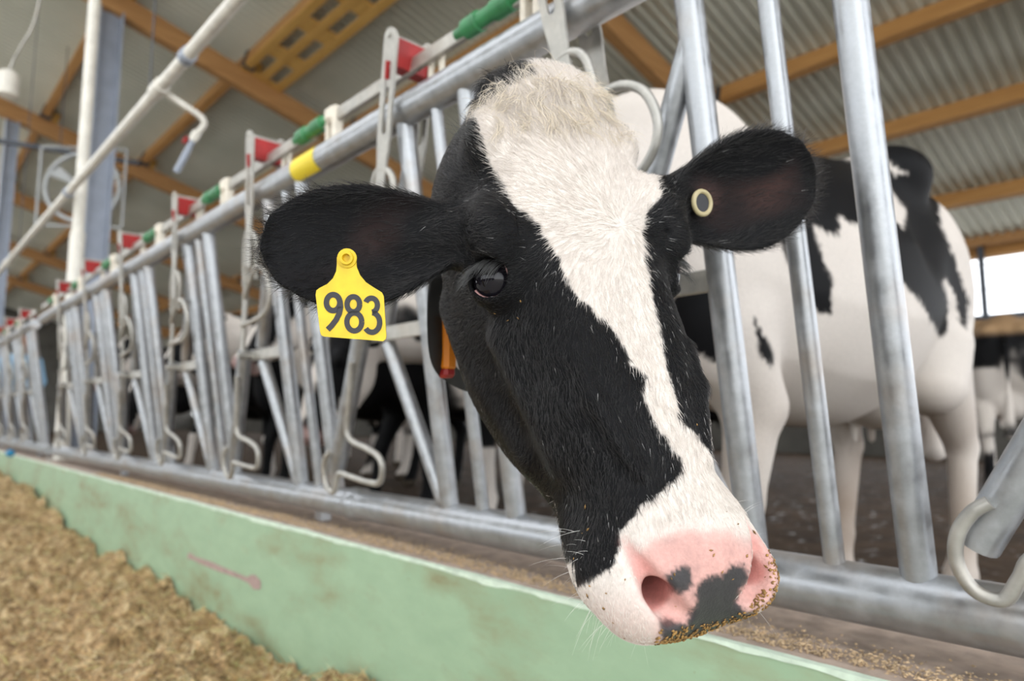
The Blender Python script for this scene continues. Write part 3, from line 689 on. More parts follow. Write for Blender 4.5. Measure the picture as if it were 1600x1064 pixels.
def split(P): return (P-H0)@HA*0+((P-np.array([.97,.86,CAM_H+.36]))@norm_(np.array([.95,.25,.30])))  # plane across the neck
HAIR_N = 170000
lo = np.minimum(np.minimum(EAR_R[1], EAR_L[1]), h2w(0,.56,-.1))-.12; hi = np.maximum(np.maximum(EAR_R[1], EAR_L[1]), h2w(0,-.1,-.25))+.12
lo = np.array([.02,.15,CAM_H-.36]); hi = np.array([1.08,1.2,CAM_H+.50])
Vh, Fh = surface_nets(lambda P: smax(f_cow(P), split(P)-.006, .0005), lo, hi, .0026)
keep = ~((np.abs(split(Vh)-.006) < .0012)[Fh].all(1)); Fh = Fh[keep]
Vb, Fb = surface_nets(lambda P: smax(f_cow(P, False), -split(P), .0005), np.array([.75,.30,FLOOR_C-.03]), np.array([3.05,1.62,FLOOR_C+1.55]), .010)
keep = ~((np.abs(split(Vb)) < .004)[Fb].all(1)); Fb = Fb[keep]
def compact(V, F): u, inv = np.unique(F, return_inverse=True); return V[u], inv.reshape(F.shape)
Vh, Fh = compact(Vh, Fh); Vb, Fb = compact(Vb, Fb)
V = np.concatenate([Vh, Vb]); F = np.concatenate([Fh, Fb+len(Vh)])
NV = vert_normals(V, F); NH = len(Vh)
print('cow', len(Vh), len(Vb))
BLAZE = [(820,60),(836,112),(790,140),(739,175),(750,200),(764,254),(785,287),(805,324),(822,332),(847,357),(872,403),(888,444),(913,473),(946,500),(970,528),(984,566),(1012,588),(1003,617),(1016,649),(1036,680),(1063,712),(1067,738),(1047,759),(1024,779),(1003,786),(969,835),(962,881),(924,906),(900,920),(893,880),(885,870),(860,1064),(1300,1064),(1300,760),(1130,745),(1101,698),(1087,680),(1061,654),(1058,625),(1043,577),(1027,506),(1018,450),(1008,394),(1003,365),(1012,328),(1031,303),(1029,283),(1022,240),(960,60)]
PADP = [(992,880),(1017,842),(1057,830),(1078,826),(1105,830),(1138,826),(1166,845),(1185,827),(1225,850),(1225,930),(1192,950),(1152,975),(1109,1010),(1030,1010),(1025,960),(1000,930)]
G1 = [(1040,899),(1069,882),(1081,884),(1083,913),(1069,927),(1050,927),(1040,915)]
G2 = [(1088,913),(1112,899),(1128,899),(1143,882),(1164,882),(1171,903),(1157,922),(1152,941),(1166,956),(1190,960),(1160,990),(1121,1010),(1074,1015),(1055,1015),(1036,1010),(1031,968),(1050,968),(1074,977),(1076,958),(1086,946)]
BODY_BLACK = [[(1180,330),(1235,238),(1290,232),(1316,248),(1380,262),(1378,228),(1385,190),(1470,190),(1472,262),(1466,300),(1470,350),(1490,400),(1503,440),(1514,470),(1510,512),(1503,514),(1490,455),(1478,436),(1474,440),(1481,470),(1480,520),(1468,528),(1450,490),(1420,450),(1400,430),(1370,385),(1348,352),(1330,350),(1312,338),(1310,366),(1290,365),(1270,350),(1285,400),(1303,440),(1299,490),(1283,490),(1268,484),(1240,440),(1220,380)],
  [(1050,440),(1115,448),(1125,500),(1125,568),(1095,557),(1066,542),(1050,520)], [(1177,497),(1209,549),(1206,574),(1186,551)]]
BODY_WHITE = [[(1376,246),(1416,270),(1400,274),(1374,260)], [(1378,288),(1395,300),(1417,331),(1411,357),(1400,345),(1385,325)]]
def coat(P, Nn, head):
    """colour of hide and coat at points: the patches are traced from the photo and fixed to the hide"""
    px = project(P); w = np.zeros(len(P)); face = ((P-CAMP)*Nn).sum(1) < .02*np.linalg.norm(P, axis=1)
    hs = w2h(P); nz = hash_noise(P, 260, 3)*3.2+hash_noise(P, 90, 5)*3
    sdB = -poly_sd(px, BLAZE)
    isface = (hs[:,1] > -.10) & (hs[:,2] > -.19) & (np.abs(hs[:,0]) < .14) & face
    wh = np.where(isface, sdB+nz, -20)
    und = (~face) & (hs[:,1] > .36) & (hs[:,1] < .62) & (np.abs(hs[:,0]) < .12) & (hs[:,2] > -.25); wh[und] = 10
    q = P-B0; bodyreg = (~head) | (split(P) > -.12)
    sdb = np.full(len(P), 99.)
    for pl in BODY_BLACK: sdb = np.minimum(sdb, poly_sd(px, pl))
    for pl in BODY_WHITE: sdb = np.maximum(sdb, -poly_sd(px, pl))
    far = hash_noise(P, 2.1, 11)*30-4
    sdb = np.where(face | (P[:,1] < B0[1]-.05), sdb, far)
    sdb = np.where((q[:,2] < .45), 40, sdb)
    wh = np.where(bodyreg, sdb+nz*1.0, wh)
    f = 1/(1+np.exp(-wh*1.6)); bw = np.clip((split(P)+.12)/.25, 0, 1)[:, None]; low_ = np.clip((.75-q[:,2])/.5, 0, 1)[:, None]*np.clip(.55+.8*hash_noise(P, 7, 13)[:, None], 0, 1); wcol = WHITE*(1+.05*bw*hash_noise(P, 9, 6)[:, None]); wcol = wcol+(np.array([.26,.17,.11])-wcol)*(low_*bw*.8); C = BLACK+(wcol-BLACK)*f[:, None]
    # muzzle skin
    fr = isface & (hs[:,1] > .36)
    pk = np.where(fr, 1/(1+np.exp(poly_sd(px, PADP)/5+hash_noise(P, 120, 9)*.7)), 0); C = C+(PINK*(1+.16*hash_noise(P, 150, 31)+.12*hash_noise(P, 45, 32))[:, None]-C)*(pk*.85)[:, None]
    lip = np.where(fr & (px[:,1] > 905), np.clip((px[:,1]-905)/60, 0, 1)*.42, 0)*(1-pk); C = C+(np.array([.66,.42,.36])-C)*lip[:, None]
    g = np.minimum(poly_sd(px, G1), poly_sd(px, G2))+hash_noise(P, 500, 4)*4
    gf = np.where(fr, 1/(1+np.exp(g*.8)), 0); C = C+(GREY-C)*gf[:, None]
    A_ = np.stack([np.abs(hs[:,0]), hs[:,1], hs[:,2]], 1)               # raw red skin inside the nostrils
    dn = np.minimum(np.minimum(sd_cone(A_, (.061,.446,-.030), (.052,.484,-.024), .003, .007), sd_cone(A_, (.052,.484,-.024), (.040,.503,-.028), .007, .008)), sd_cone(A_, (.046,.489,-.033), (.034,.458,-.075), .0105, .016))
    nf = np.where(hs[:,1] > .40, 1/(1+np.exp((dn-.0015)*1400)), 0); C = C+(np.array([.60,.24,.21])-C)*nf[:, None]; pk = np.maximum(pk, nf)
    return C, f, pk, gf, wh
C, fw_, pk_, gf_, wh_ = coat(V, NV, np.arange(len(V)) < NH)
# inner skin of the ears is bare and dark pink-brown
for E in (EAR_R, EAR_L):
    u, w, t, L = ear_coords(V, E); m = np.clip((u-.05)/.2, 0, 1)*np.clip((.92-u)/.25, 0, 1)*(np.abs(w) < .05) * (np.abs(t) < .05) * (((V-CAMP)*NV).sum(1) < 0)
    k = np.clip(hash_noise(V, 16, 21)*1.5+.25, 0, 1)*m*np.clip(1-np.abs(w)/.045, 0, 1); C = C+(np.array([.105,.050,.042])-C)*(k*.8)[:, None]
# inside of the nostrils
hv = w2h(V)
cow = empty('dairy_cow', tuple(B0)); tag(cow, 'black and white cow with yellow ear tag, head pushed through the feed fence', 'cow')
body = big_mesh('body', V-B0, F, M_COAT, cow); set_color(body, C)
wa_ = body.data.attributes.new('wet', 'FLOAT', 'POINT'); wa_.data.foreach_set('value', np.clip(pk_*.8+gf_*.8, 0, 1).astype(np.float32))
# eyes
m_eye, t_, b_ = mat('cow_eye'); b_.inputs['Base Color'].default_value = (.008,.007,.010,1); b_.inputs['Roughness'].default_value = .04; b_.inputs['Specular IOR Level'].default_value = .32
m_rim = plain('eye_rim', (.55,.30,.29), .3)
def uv_sphere(c, r, nu=32, nv=20):
    V = []; F = []
    for i in range(nv+1):
        th = math.pi*i/nv
        for j in range(nu): V.append((c[0]+r*math.sin(th)*math.cos(2*math.pi*j/nu), c[1]+r*math.sin(th)*math.sin(2*math.pi*j/nu), c[2]+r*math.cos(th)))
    for i in range(nv):
        for j in range(nu): F.append((i*nu+j, (i+1)*nu+j, (i+1)*nu+(j+1) % nu, i*nu+(j+1) % nu))
    return V, F
for sgn in (-1, 1):
    ec = h2w(sgn*EYE_C[0], EYE_C[1], EYE_C[2])
    V_, F_ = uv_sphere(ec-B0, EYE_R*HS); ey = mesh_obj('eye', V_, F_, m_eye, cow, True); tag(ey, 'glossy dark eye')

    # pink inner corner of the eye
    ax = norm_(np.array(EYE_AX))*np.array([sgn,1,1]); sv = norm_(np.array((0,1.,0))-ax*ax[1]); tv = np.cross(ax, sv)*sgn; tv = tv if (tv@np.array([sgn,0,0])) < 0 else -tv
    cc0 = np.array((sgn*EYE_C[0], EYE_C[1], EYE_C[2])); cpts = [cc0+ax*(EYE_R*.66)+sv*(.0085+.0095*math.sin(t)*.0)+tv*.0 for t in (0,)]
    arc = [cc0+ax*(EYE_R*math.sqrt(max(0, 1-(.0188/EYE_R)**2))+.0009)+.0188*(math.cos(a)*tv+math.sin(a)*sv) for a in np.linspace(-.25, 2.9, 14)]
    MB().tube([h2w(*q)-B0 for q in arc], [.0014+.0026*max(0, 1-abs(i-1.2)/2.2) for i in range(14)], 10).build('eye_rim', m_rim, cow, True)
# ------------------------------------------------------------------ coat hair, tuft, lashes, whiskers
rg = np.random.default_rng(11)
def coat_of(P, Nn): return coat(P, Nn, np.ones(len(P), bool))
def pick(n, mask=None):
    P, T, bc = sample_surface(V, F[:len(Fh)], n, rg, mask); Nn = norm_((NV[T]*bc[:, :, None]).sum(1)); return P, Nn
headmask = np.zeros(len(V), bool); headmask[:NH] = split(Vh) < -.03
P, Nn = pick(HAIR_N, headmask)
h = w2h(P); lw, sw = .022, .175
g = np.stack([(h[:,0]-lw)*1.15, h[:,1]-sw+.0], 1); g = g/np.maximum(np.linalg.norm(g, axis=1, keepdims=True), 1e-6)
far = np.clip((h[:,1]-sw)/.12, 0, 1); g = norm_(g*(1-far[:, None]*.75)+np.stack([h[:,0]*1.2, np.ones(len(h))], 1)*far[:, None]*.75)
flow = g[:,0:1]*HL+g[:,1:2]*HA
side = np.clip((-h[:,2]-.06)/.06, 0, 1)[:, None]; flow = flow*(1-.5*side)-HN*.55*side
inear = np.zeros(len(P), bool); edge = np.zeros(len(P))
for E in (EAR_R, EAR_L):
    u, w, t, L = ear_coords(P, E); m = (u > .0) & (u < 1.1) & (np.abs(w) < .085) & (np.abs(t) < .06); e = norm_(np.array(E[1])-np.array(E[0])); inear |= m
    hwid = E[3]*spl(np.clip(u, 0, 1), EAR_E, EAR_W); ed = np.clip((np.abs(w-E[4]*np.sin(np.pi*np.clip(u,0,1))*L)/np.maximum(hwid, 1e-3)-.80)/.2, 0, 1)
    wd = np.cross(norm_(np.array(E[2])-e*(np.array(E[2])@e)), e)
    out = e*1.0+wd*(np.sign(w)*.9*ed)[:, None]; flow[m] = out[m]; edge[m] = np.maximum(ed, np.clip((u-.9)/.1, 0, 1))[m]
flow = flow+rg.normal(size=P.shape)*.22+norm_(np.stack([hash_noise(P, 45, 1), hash_noise(P, 45, 2), hash_noise(P, 45, 3)], 1)+1e-3)*.25
flow = norm_(flow-Nn*(flow*Nn).sum(1, keepdims=True))
Cc, f, pk, gf, wh = coat_of(P, Nn)
Ln = .0075+.004*rg.random(len(P)); Ln = np.where(inear, .010+.010*rg.random(len(P))*(edge > .1)+.004*rg.random(len(P)), Ln)
forehead = (np.abs(h[:,0]) < .085) & (h[:,1] < .13) & (h[:,1] > -.06) & (h[:,2] > -.06) & ~inear
Ln = np.where(forehead, Ln+.008*np.clip((.13-h[:,1])/.1, 0, 1), Ln)
muz = (h[:,1] > .44); Ln = np.where(muz, .004, Ln)
eyeD = np.minimum(np.linalg.norm(h-np.array(EYE_C), axis=1), np.linalg.norm(h-np.array(EYE_C)*np.array([-1,1,1]), axis=1)); Ln = np.where(eyeD < .032, .0035, Ln)
keep = (pk < .45) & (gf < .4) & ~((eyeD < .0215)) & (rg.random(len(P)) < np.where(inear, .8, 1.0)); 
nost = (h[:,1] > .475) & (np.abs(h[:,0]) > .02) & (h[:,2] > -.085); keep &= ~(nost & (pk > .1))
for E in (EAR_R, EAR_L):
    u, w, t, L = ear_coords(P, E); keep &= ~((u > .12) & (u < .88) & (np.abs(w) < E[3]*.62) & (np.abs(t) < .05) & (((P-CAMP)*Nn).sum(1) < 0) & (rg.random(len(P)) < .62))
P, Nn, flow, Ln, Cc, f, inear, wh = (q[keep] for q in (P, Nn, flow, Ln, Cc, f, inear, wh))
fb = (rg.random(len(P)) < f)[:, None]                                  # each hair is either black or white
col = np.where(fb, WHITE*(.88+.2*rg.random((len(P), 1))), BLACK*(.7+1.2*rg.random((len(P), 1)))); stray = (rg.random(len(P)) < np.where(inear, .0015, .002+.10*np.exp(np.clip(wh, -400, 0)/16.))) & ~fb[:,0]; col[stray] = (.45,.44,.43); Ln = np.where(stray, Ln*.7, Ln)
lift = (.16+.10*rg.random((len(P), 1)))*np.where(inear, 1.5, 1.0)[:, None]
pts = np.stack([P+(flow*t+Nn*(lift*t*(1-.45*t)))*Ln[:, None] for t in np.linspace(0, 1, 4)], 1)
rad_ = .00016+.00007*rg.random(len(P)); dk = (~fb[:,0]) & (~stray)
hair = hair_obj('coat_hair', pts[~dk]-B0, rad_[~dk], col[~dk], M_HAIR, cow); tag(hair, 'short white coat hair', kind='stuff')
hair = hair_obj('coat_hair', pts[dk]-B0, rad_[dk], col[dk], M_HAIRB, cow); tag(hair, 'short black coat hair', kind='stuff')
# long curly tuft on the poll
n = 6500; Pt, Nt = pick(n*14, headmask); h = w2h(Pt); m = (np.abs(h[:,0]) < .075) & (h[:,1] > -.05) & (h[:,1] < .065) & (h[:,2] > -.055); Pt, Nt, h = Pt[m][:n], Nt[m][:n], h[m][:n]
lock = norm_(np.stack([hash_noise(Pt, 90, 7), hash_noise(Pt, 90, 8), hash_noise(Pt, 90, 9)], 1)+1e-3)
d = norm_(HA*1.0+HL*(h[:,0]*7)[:, None]+lock*.45+rg.normal(size=Pt.shape)*.25); Lt = .018+.024*rg.random(n if len(Pt) == n else len(Pt))*np.clip(1-np.abs(h[:,0])/.07, .3, 1)
pts = np.stack([Pt+(d*t+Nt*(.42*t-.36*t*t)+lock*.12*np.sin(t*3))*Lt[:, None] for t in np.linspace(0, 1, 6)], 1)
cc = np.array([.80,.71,.58])*(.75+.4*rg.random((len(Pt), 1))); cc = np.where((project(Pt)[:,0] < 800)[:, None] & (h[:,1:2] < -.0), BLACK*1.5, cc)
tuft = hair_obj('poll_tuft', pts-B0, .00022, cc, M_HAIR, cow); tag(tuft, 'cream curly tuft on top of the head', kind='stuff')
# lashes of both eyes
PL = []
EAX = np.array(EYE_AX); EAX /= np.linalg.norm(EAX)
for sg in (-1, 1):
    ax = EAX*np.array([sg,1,1]); sv = np.array((0,1.,0))-ax*ax[1]; sv /= np.linalg.norm(sv); tv = np.cross(ax, sv)
    for k in range(150):
        t = rg.uniform(-1.25, 1.25); base = np.array((sg*EYE_C[0],EYE_C[1],EYE_C[2]))+ax*(.0175+.003*rg.random())+(-sv*math.cos(t)+tv*math.sin(t))*(.0150+.003*rg.random())
        dr = norm_(ax*.55+sv*.62+np.array((sg*.5,0,-.55))+rg.normal(size=3)*.10); L = rg.uniform(.014,.026)
        PL.append([h2w(*(base+dr*L*q+ax*L*.25*math.sin(q*3)*.6)) for q in np.linspace(0, 1, 5)])
for k in range(60):                                                      # wispy tuft on the horn bud
    base = np.array((-.092,.058,-.02))+rg.normal(size=3)*.005; dr = norm_(np.array((-.9,-.35,.1))+rg.normal(size=3)*.35); L = rg.uniform(.008,.022)
    PL.append([h2w(*(base+dr*L*q+np.array((0,-1,0))*L*.3*q*q)) for q in np.linspace(0, 1, 5)])
PL = np.array(PL); hair_obj('eyelashes', PL-B0, .00022, np.full((len(PL), 3), (.09,.09,.09)), M_HAIR, cow)['kind'] = 'stuff'
# whiskers round the lips
Pw, Nw = pick(60000, headmask); hw_ = w2h(Pw); m = (hw_[:,1] > .42) & (hw_[:,2] < -.05) & ((np.abs(hw_[:,0]) > .05) | (hw_[:,2] < -.12)); Pw, Nw = Pw[m][:120], Nw[m][:120]
d = norm_(Nw+rg.normal(size=Pw.shape)*.35); Lw = rg.uniform(.008,.036,len(Pw)); sag = np.array([0,0,-1.0])
pts = np.stack([Pw+d*(t*Lw)[:, None]+sag*(t*t*Lw*.22)[:, None] for t in np.linspace(0, 1, 6)], 1)
hair_obj('whiskers', pts-B0, .00012, np.full((len(Pw), 3), (.85,.82,.78)), M_HAIR, cow)['kind'] = 'stuff'
# ------------------------------------------------------------------ ear tags
M_TAG = plain('yellow_tag_plastic', (.74,.51,.010), .42, 0, .12, 60); M_INK = plain('tag_ink', (.03,.03,.035), .6); M_CREAM = plain('cream_tag', (.46,.39,.22), .4)
TD = .598
tn = TOW                                                    # the tag hangs flat towards the alley
def TP(x, y, lift=0.0): return at_depth(x, y, TD+(y-393)*-.00006)+tn*lift-B0
outl = [(527,403),(530,396),(537,393),(547,393),(554,397),(557,405),(558,418),(563,430),(572,441),(584,449),(597,457),(600,463),(604,525),(603,530),(599,533),(508,526),(503,524),(501,519),(494,461),(495,454),(500,450),(512,444),(521,435),(526,424),(527,413)]
def slab(name, o_, lift, th, m_, parent):
    n = len(o_); V = [TP(x, y, lift) for x, y in o_]+[TP(x, y, lift+th) for x, y in o_]
    return mesh_obj(name, V, [tuple(range(n)), tuple(range(n, 2*n))[::-1]]+[(i, n+i, n+(i+1) % n, (i+1) % n) for i in range(n)], m_, parent)
tagp = slab('ear_tag', outl, 0, .0016, M_TAG, cow); tag(tagp, 'yellow plastic ear tag printed 983')
def ribbon(name, paths, w):
    Vv = []; Ff = []
    for pth in paths:
        Pp = [np.array(q, float) for q in pth]; m_ = len(Pp); b0 = len(Vv)
        for i in range(m_):
            t = Pp[min(i+1, m_-1)]-Pp[max(i-1, 0)]; t /= np.linalg.norm(t); nn_ = np.array([-t[1], t[0]])*w/2
            Vv += [TP(*(Pp[i]+nn_), .0021), TP(*(Pp[i]-nn_), .0021)]
            if i: a = b0+2*i; Ff.append((a-2, a-1, a+1, a))
    return mesh_obj(name, Vv, Ff, M_INK, tagp)
el = lambda cx, cy, rx, ry, a0, a1, n=28: [(cx+rx*math.cos(a), cy+ry*math.sin(a)) for a in np.linspace(a0, a1, n)]
ribbon('digit', [el(521.5,473,10.5,12.5,0,2*math.pi), [(532,470),(533.0,480),(531,490),(526,500),(519,509),(513,515)]], 8.8)
ribbon('digit', [el(553,475.5,9.8,11.8,0,2*math.pi), el(554.5,503,11.6,14.0,0,2*math.pi)], 8.4)
ribbon('digit', [el(581,477,9.5,11.0,-2.7,1.45), el(582,504,12.0,15.2,-1.55,2.5)], 8.4)
bt = TP(543.5, 404, .0016)
V_ = []; F_ = []; prof_ = [(.0085,0),(.0085,.002),(.0062,.0021),(.0058,.005),(.0036,.005),(.0032,.0008),(.0001,.0008)]
for r_, z_ in prof_: V_ += [bt+tn*z_+r_*(math.cos(2*math.pi*k/20)*RT+math.sin(2*math.pi*k/20)*UP) for k in range(20)]
for i in range(len(prof_)-1): F_ += [(i*20+k, i*20+(k+1) % 20, (i+1)*20+(k+1) % 20, (i+1)*20+k) for k in range(20)]
rv = mesh_obj('rivet', V_, F_, M_TAG, tagp, True); rv.data.set_sharp_from_angle(angle=math.radians(40))
# round button tag in the other ear
bc = at_depth(1097, 317, .742)-B0; e1 = norm_(RT*.80-TOW*.45*-1); e1 = norm_(RT*.85+FW*.5); ax_ = norm_(np.cross(e1, UP)); ax_ = ax_ if ax_@TOW > 0 else -ax_
MB().tube([bc+.0125*(math.cos(t)*e1+math.sin(t)*UP) for t in np.linspace(0, 2*math.pi, 32, endpoint=False)], .0028, 10, True).build('button_tag', M_CREAM, cow, True)
MB().tube([bc-ax_*.002, bc+ax_*.0005], .0118, 24).build('button_core', M_INK, cow, True, 40)
# neck collar with an orange transponder
M_STRAP = plain('black_strap', (.03,.028,.026), .6, 0, .2, 40); M_ORANGE = plain('orange_plastic', (.80,.24,.01), .4)
cc_ = at_depth(800, 430, .93); o1 = norm_(at_depth(690, 560, .93)-at_depth(690, 400, .93))
loop = [at_depth(722,400,.96), at_depth(697,415,.91), at_depth(686,440,.88), at_depth(683,500,.865), at_depth(689,560,.865), at_depth(712,590,.90), at_depth(760,610,.96), at_depth(860,620,1.02), at_depth(940,560,1.04), at_depth(960,430,1.06), at_depth(930,300,1.06), at_depth(850,260,1.04), at_depth(760,320,1.0)]
lp = rod(loop+[loop[0]], 6); fwd = norm_(np.array([.9,.2,.25]))
Vv = []; Ff = []
for i, q in enumerate(lp):
    nrm = norm_(q-cc_)*.0015
    Vv += [q-B0-fwd*.018+nrm, q-B0+fwd*.018+nrm, q-B0+fwd*.018-nrm, q-B0-fwd*.018-nrm]
    if i:
        a = 4*i
        for k in range(4): Ff.append((a-4+k, a-4+(k+1) % 4, a+(k+1) % 4, a+k))
col_ = mesh_obj('neck_collar', Vv, Ff, M_STRAP, cow)
ob = at_depth(698, 536, .878)-B0
MB().box(ob, (.020, .024, .072), None, .005).build('transponder', M_ORANGE, col_)
MB().box(ob+np.array([0,0,-.038]), (.018, .02, .014), None, .004).build('transponder_end', M_RED, col_)
# ------------------------------------------------------------------ other cows of the herd, built from the same implicit body
def herd_mesh(head0, HAx, HNx, neck, legs, h=.017, lying=False):
    HLx = np.array([0,1.0,0]); h0 = np.array(head0, float); HAx = norm_(np.array(HAx, float)); HNx = np.array(HNx, float); HNx = norm_(HNx-HAx*(HNx@HAx))
    tp = lambda l, s, n: h0+l*HLx+s*HAx+n*HNx
    ears = [(tp(sg*.10,.055,-.06), tp(sg*.27,.06,-.09), HNx*.6+HAx*.4, .05, 0) for sg in (1, -1)]
    def f(P):
        d = f_body(P, neck, legs); Q = P-h0; dh = f_head(np.stack([Q@HLx, Q@HAx, Q@HNx], 1), fine=False)
        for E in ears: dh = smin(dh, smin(f_ear(P, E)-.004, sd_cone(P, tp(np.sign(w_ := (E[0]-h0)@HLx)*.06,.055,-.06), E[0], .035, .028), .02), .02)
        return smin(d, dh, .04)
    V, F = surface_nets(f, (-1.15,-.5,-.03), (1.9,.5,1.75), h, 5)
    Q = V-h0; return V, F, np.stack([Q@HLx, Q@HAx, Q@HNx], 1)
hn = lambda h0: [(h0[0]+.06, 0, h0[2]-.14, .10), (h0[0]*.45, 0, (h0[2]+1.0)*.5-.05, .15), (.12, 0, 1.02, .20), (.30, 0, 1.08, .23)]
POSE_A = herd_mesh((-.46,0,1.30), (-.55,0,-.83), (-.83,0,.55), hn((-.46,0,1.30)), ((.05,.05),(-.12,-.14)))
POSE_B = herd_mesh((-.62,0,.98), (-.35,0,-.94), (-.94,0,.35), [(-.55,0,.90,.10),(-.25,0,.98,.14),(.12,0,1.02,.20),(.30,0,1.08,.23)], ((-.06,.08),(.12,-.10)))
def herd_cow(pose, x, y, rz_, seed, blk, label, scale=1.0, group='cows standing behind the feed fence', dark=BLACK, blaze=True, tan=False):
    V, F, H = pose
    nz = hash_noise(V, 2.0, seed)+.35*hash_noise(V, 5.5, seed+1)+.06*hash_noise(V, 30, seed+2)
    wh = 1/(1+np.exp(-(nz-blk)*40)); wh = np.where(V[:,2] < .42, 1/(1+np.exp(-(nz+.5-blk)*40)), wh)
    head = (H[:,1] > -.05) & (V[:,0] < -.15)
    if blaze: wh = np.where(head, 1/(1+np.exp((np.abs(H[:,0])-.03-.02*nz)*400*np.where(H[:,2] > -.12, 1, -0.0)-np.where(H[:,2] > -.12, 0, 6))), wh)
    C = dark+(WHITE-dark)*wh[:, None]; mz = 1/(1+np.exp(-(H[:,1]-.47)*150)); C = np.where(head[:, None], C+(np.array([.45,.30,.28])-C)*mz[:, None], C)
    if tan: C = C+(np.array([.42,.27,.15])-C)*np.clip((V[:,2]-1.22)/.06, 0, 1)[:, None]
    C = np.where((V[:,2] < .05)[:, None], np.array([.10,.08,.06]), C)
    root = empty('dairy_cow', (x, y, FLZ), rz_); root.scale = (scale,)*3
    W = V*np.array([-1,1,1])                                          # body x runs backwards: forward is +X here
    o = big_mesh('body', W, F[:, ::-1], M_COAT, root); set_color(o, C)
    for sg in (-1, 1):
        i = np.argmin(np.abs(H[:,1]-.19)+np.abs(H[:,2]+.05)+np.where(np.sign(H[:,0]) == sg, 0, 9)-np.abs(H[:,0])); V_, F_ = uv_sphere(W[i]*np.array([1,.97,1]), .019, 14, 10); mesh_obj('eye', V_, F_, m_eye, root, True)
    return tag(root, label, 'cow', group)
PI = math.pi
herd_cow(POSE_B, 2.00, 2.62, PI+.06, 5, .02, 'black and white cow with lowered white-blazed head, next to the tagged cow')
herd_cow(POSE_A, 2.10, 3.62, PI-.05, 12, .25, 'mostly black cow, second along the fence from the tagged cow')
herd_cow(POSE_A, 1.98, 4.62, PI+.04, 23, .45, 'nearly all-black cow, third along the fence from the tagged cow')
herd_cow(POSE_B, 2.08, 5.66, PI-.03, 31, .10, 'black and white cow, fourth along the fence from the tagged cow')
herd_cow(POSE_A, 2.12, 7.10, PI+.02, 71, .30, 'mostly black cow near the steel roof post')
herd_cow(POSE_A, 4.9, 4.3, PI/2+.04, 44, -.10, 'mostly white cow standing side-on deeper in the pen')
herd_cow(POSE_B, 4.9, 8.6, PI/2-.05, 52, .2, 'black cow standing side-on deeper in the pen beyond the post')
herd_cow(POSE_A, 8.25, 1.62, .20, 57, .02, 'tan-backed black cow seen from behind by the far light opening', 1.0, 'cows standing behind the feed fence', BLACK, False, True)
# ------------------------------------------------------------------ person at the far end of the fence
def f_person(P):
    M = P*np.array([1,1,1.0]); d = sd_ell(M, (0,0,1.12), (.20,.13,.32)); d = smin(d, sd_ell(M, (0,0,1.36), (.21,.11,.10)), .08); d = smin(d, sd_ell(M, (0,0,.92), (.185,.135,.14)), .06)
    d = smin(d, sd_cone(M, (0,0,1.42), (0,.01,1.54), .062, .055), .04); d = smin(d, sd_ell(M, (0,.015,1.645), (.078,.098,.115)), .02); d = smin(d, sd_ell(M, (0,.118,1.635), (.014,.02,.022)), .01)
    for s in (1, -1):
        d = smin(d, sd_ell(M, (s*.08,.0,1.64), (.012,.022,.032)), .008)
        d = smin(d, sd_cone(M, (s*.20,0,1.36), (s*.27,-.02,1.08), .062, .05), .03); d = smin(d, sd_cone(M, (s*.27,-.02,1.08), (s*.25,.14,.88), .048, .036), .015)
        hb = np.array((s*.25,.16,.85)); d = smin(d, sd_ell(M, hb, (.022,.035,.045)), .015)
        for k in range(4): d = smin(d, sd_cone(M, hb+np.array((s*.004,-.024+.016*k,-.03)), hb+np.array((s*-.012,-.028+.02*k,-.10+.006*abs(k-1.5))), .0095, .008), .003)
        d = smin(d, sd_cone(M, hb+np.array((0,.03,.0)), hb+np.array((-s*.02,.065,-.045)), .011, .009), .004)
        d = smin(d, sd_cone(M, (s*.095,0,.88), (s*.11,.015,.48), .092, .062), .03); d = smin(d, sd_cone(M, (s*.11,.015,.48), (s*.115,-.015,.10), .060, .048), .02)
        d = smin(d, sd_cone(M, (s*.115,-.03,.045), (s*.125,.13,.035), .046, .040), .02)
    return smax(d, -M[:,2], .004)
Vp, Fp = surface_nets(f_person, (-.42,-.3,-.02), (.42,.35,1.82), .008, 5)
C = np.tile(np.array([.30,.55,.80]), (len(Vp), 1)); C[Vp[:,2] < .93] = (.02,.03,.09); C[Vp[:,2] < .13] = (.03,.03,.03)
hand = (np.abs(Vp[:,0]) > .19) & (Vp[:,2] < .89) & (Vp[:,2] > .68) & (Vp[:,1] > .08); C[hand] = (.55,.32,.23); C[Vp[:,2] > 1.45] = (.55,.32,.23)
hair = (Vp[:,2] > 1.67+.35*(Vp[:,1]-.0)) & (Vp[:,2] > 1.56); C[hair] = (.05,.03,.02)
sl_ = (np.abs(Vp[:,0]) > .2) & (Vp[:,2] > .89); C[sl_] = (.30,.55,.80)
per = empty('person', (1.45, 11.6, FLZ), PI*.9); M_CLOTH = plain('cloth', (.3,.3,.3), .8); 
m_p, t_, b_ = mat('clothed_figure'); at_ = N(t_, 'ShaderNodeAttribute'); at_.attribute_name = 'coat'; t_.links.new(at_.outputs['Color'], b_.inputs['Base Color']); b_.inputs['Roughness'].default_value = .75
pb = big_mesh('body', Vp, Fp, m_p, per); set_color(pb, C)
tag(per, 'person in light blue shirt and navy trousers at the far end of the fence', 'person')
gl = MB(); gp = CAMP+ray(17, 695)*(6.75/ray(17, 695)[1]); gp[2] = Z(CURB_Z)+.03
gl.box(gp, (.06, .10, .055), None, .02); gl.tube([gp+np.array([0,.04,.01]), gp+np.array([0,.11,.0])], [.022,.012], 10)
tag(gl.build('plastic_block', plain('blue_plastic', (.02,.22,.42), .4)), 'small bright blue plastic block on the curb by the person', 'block')
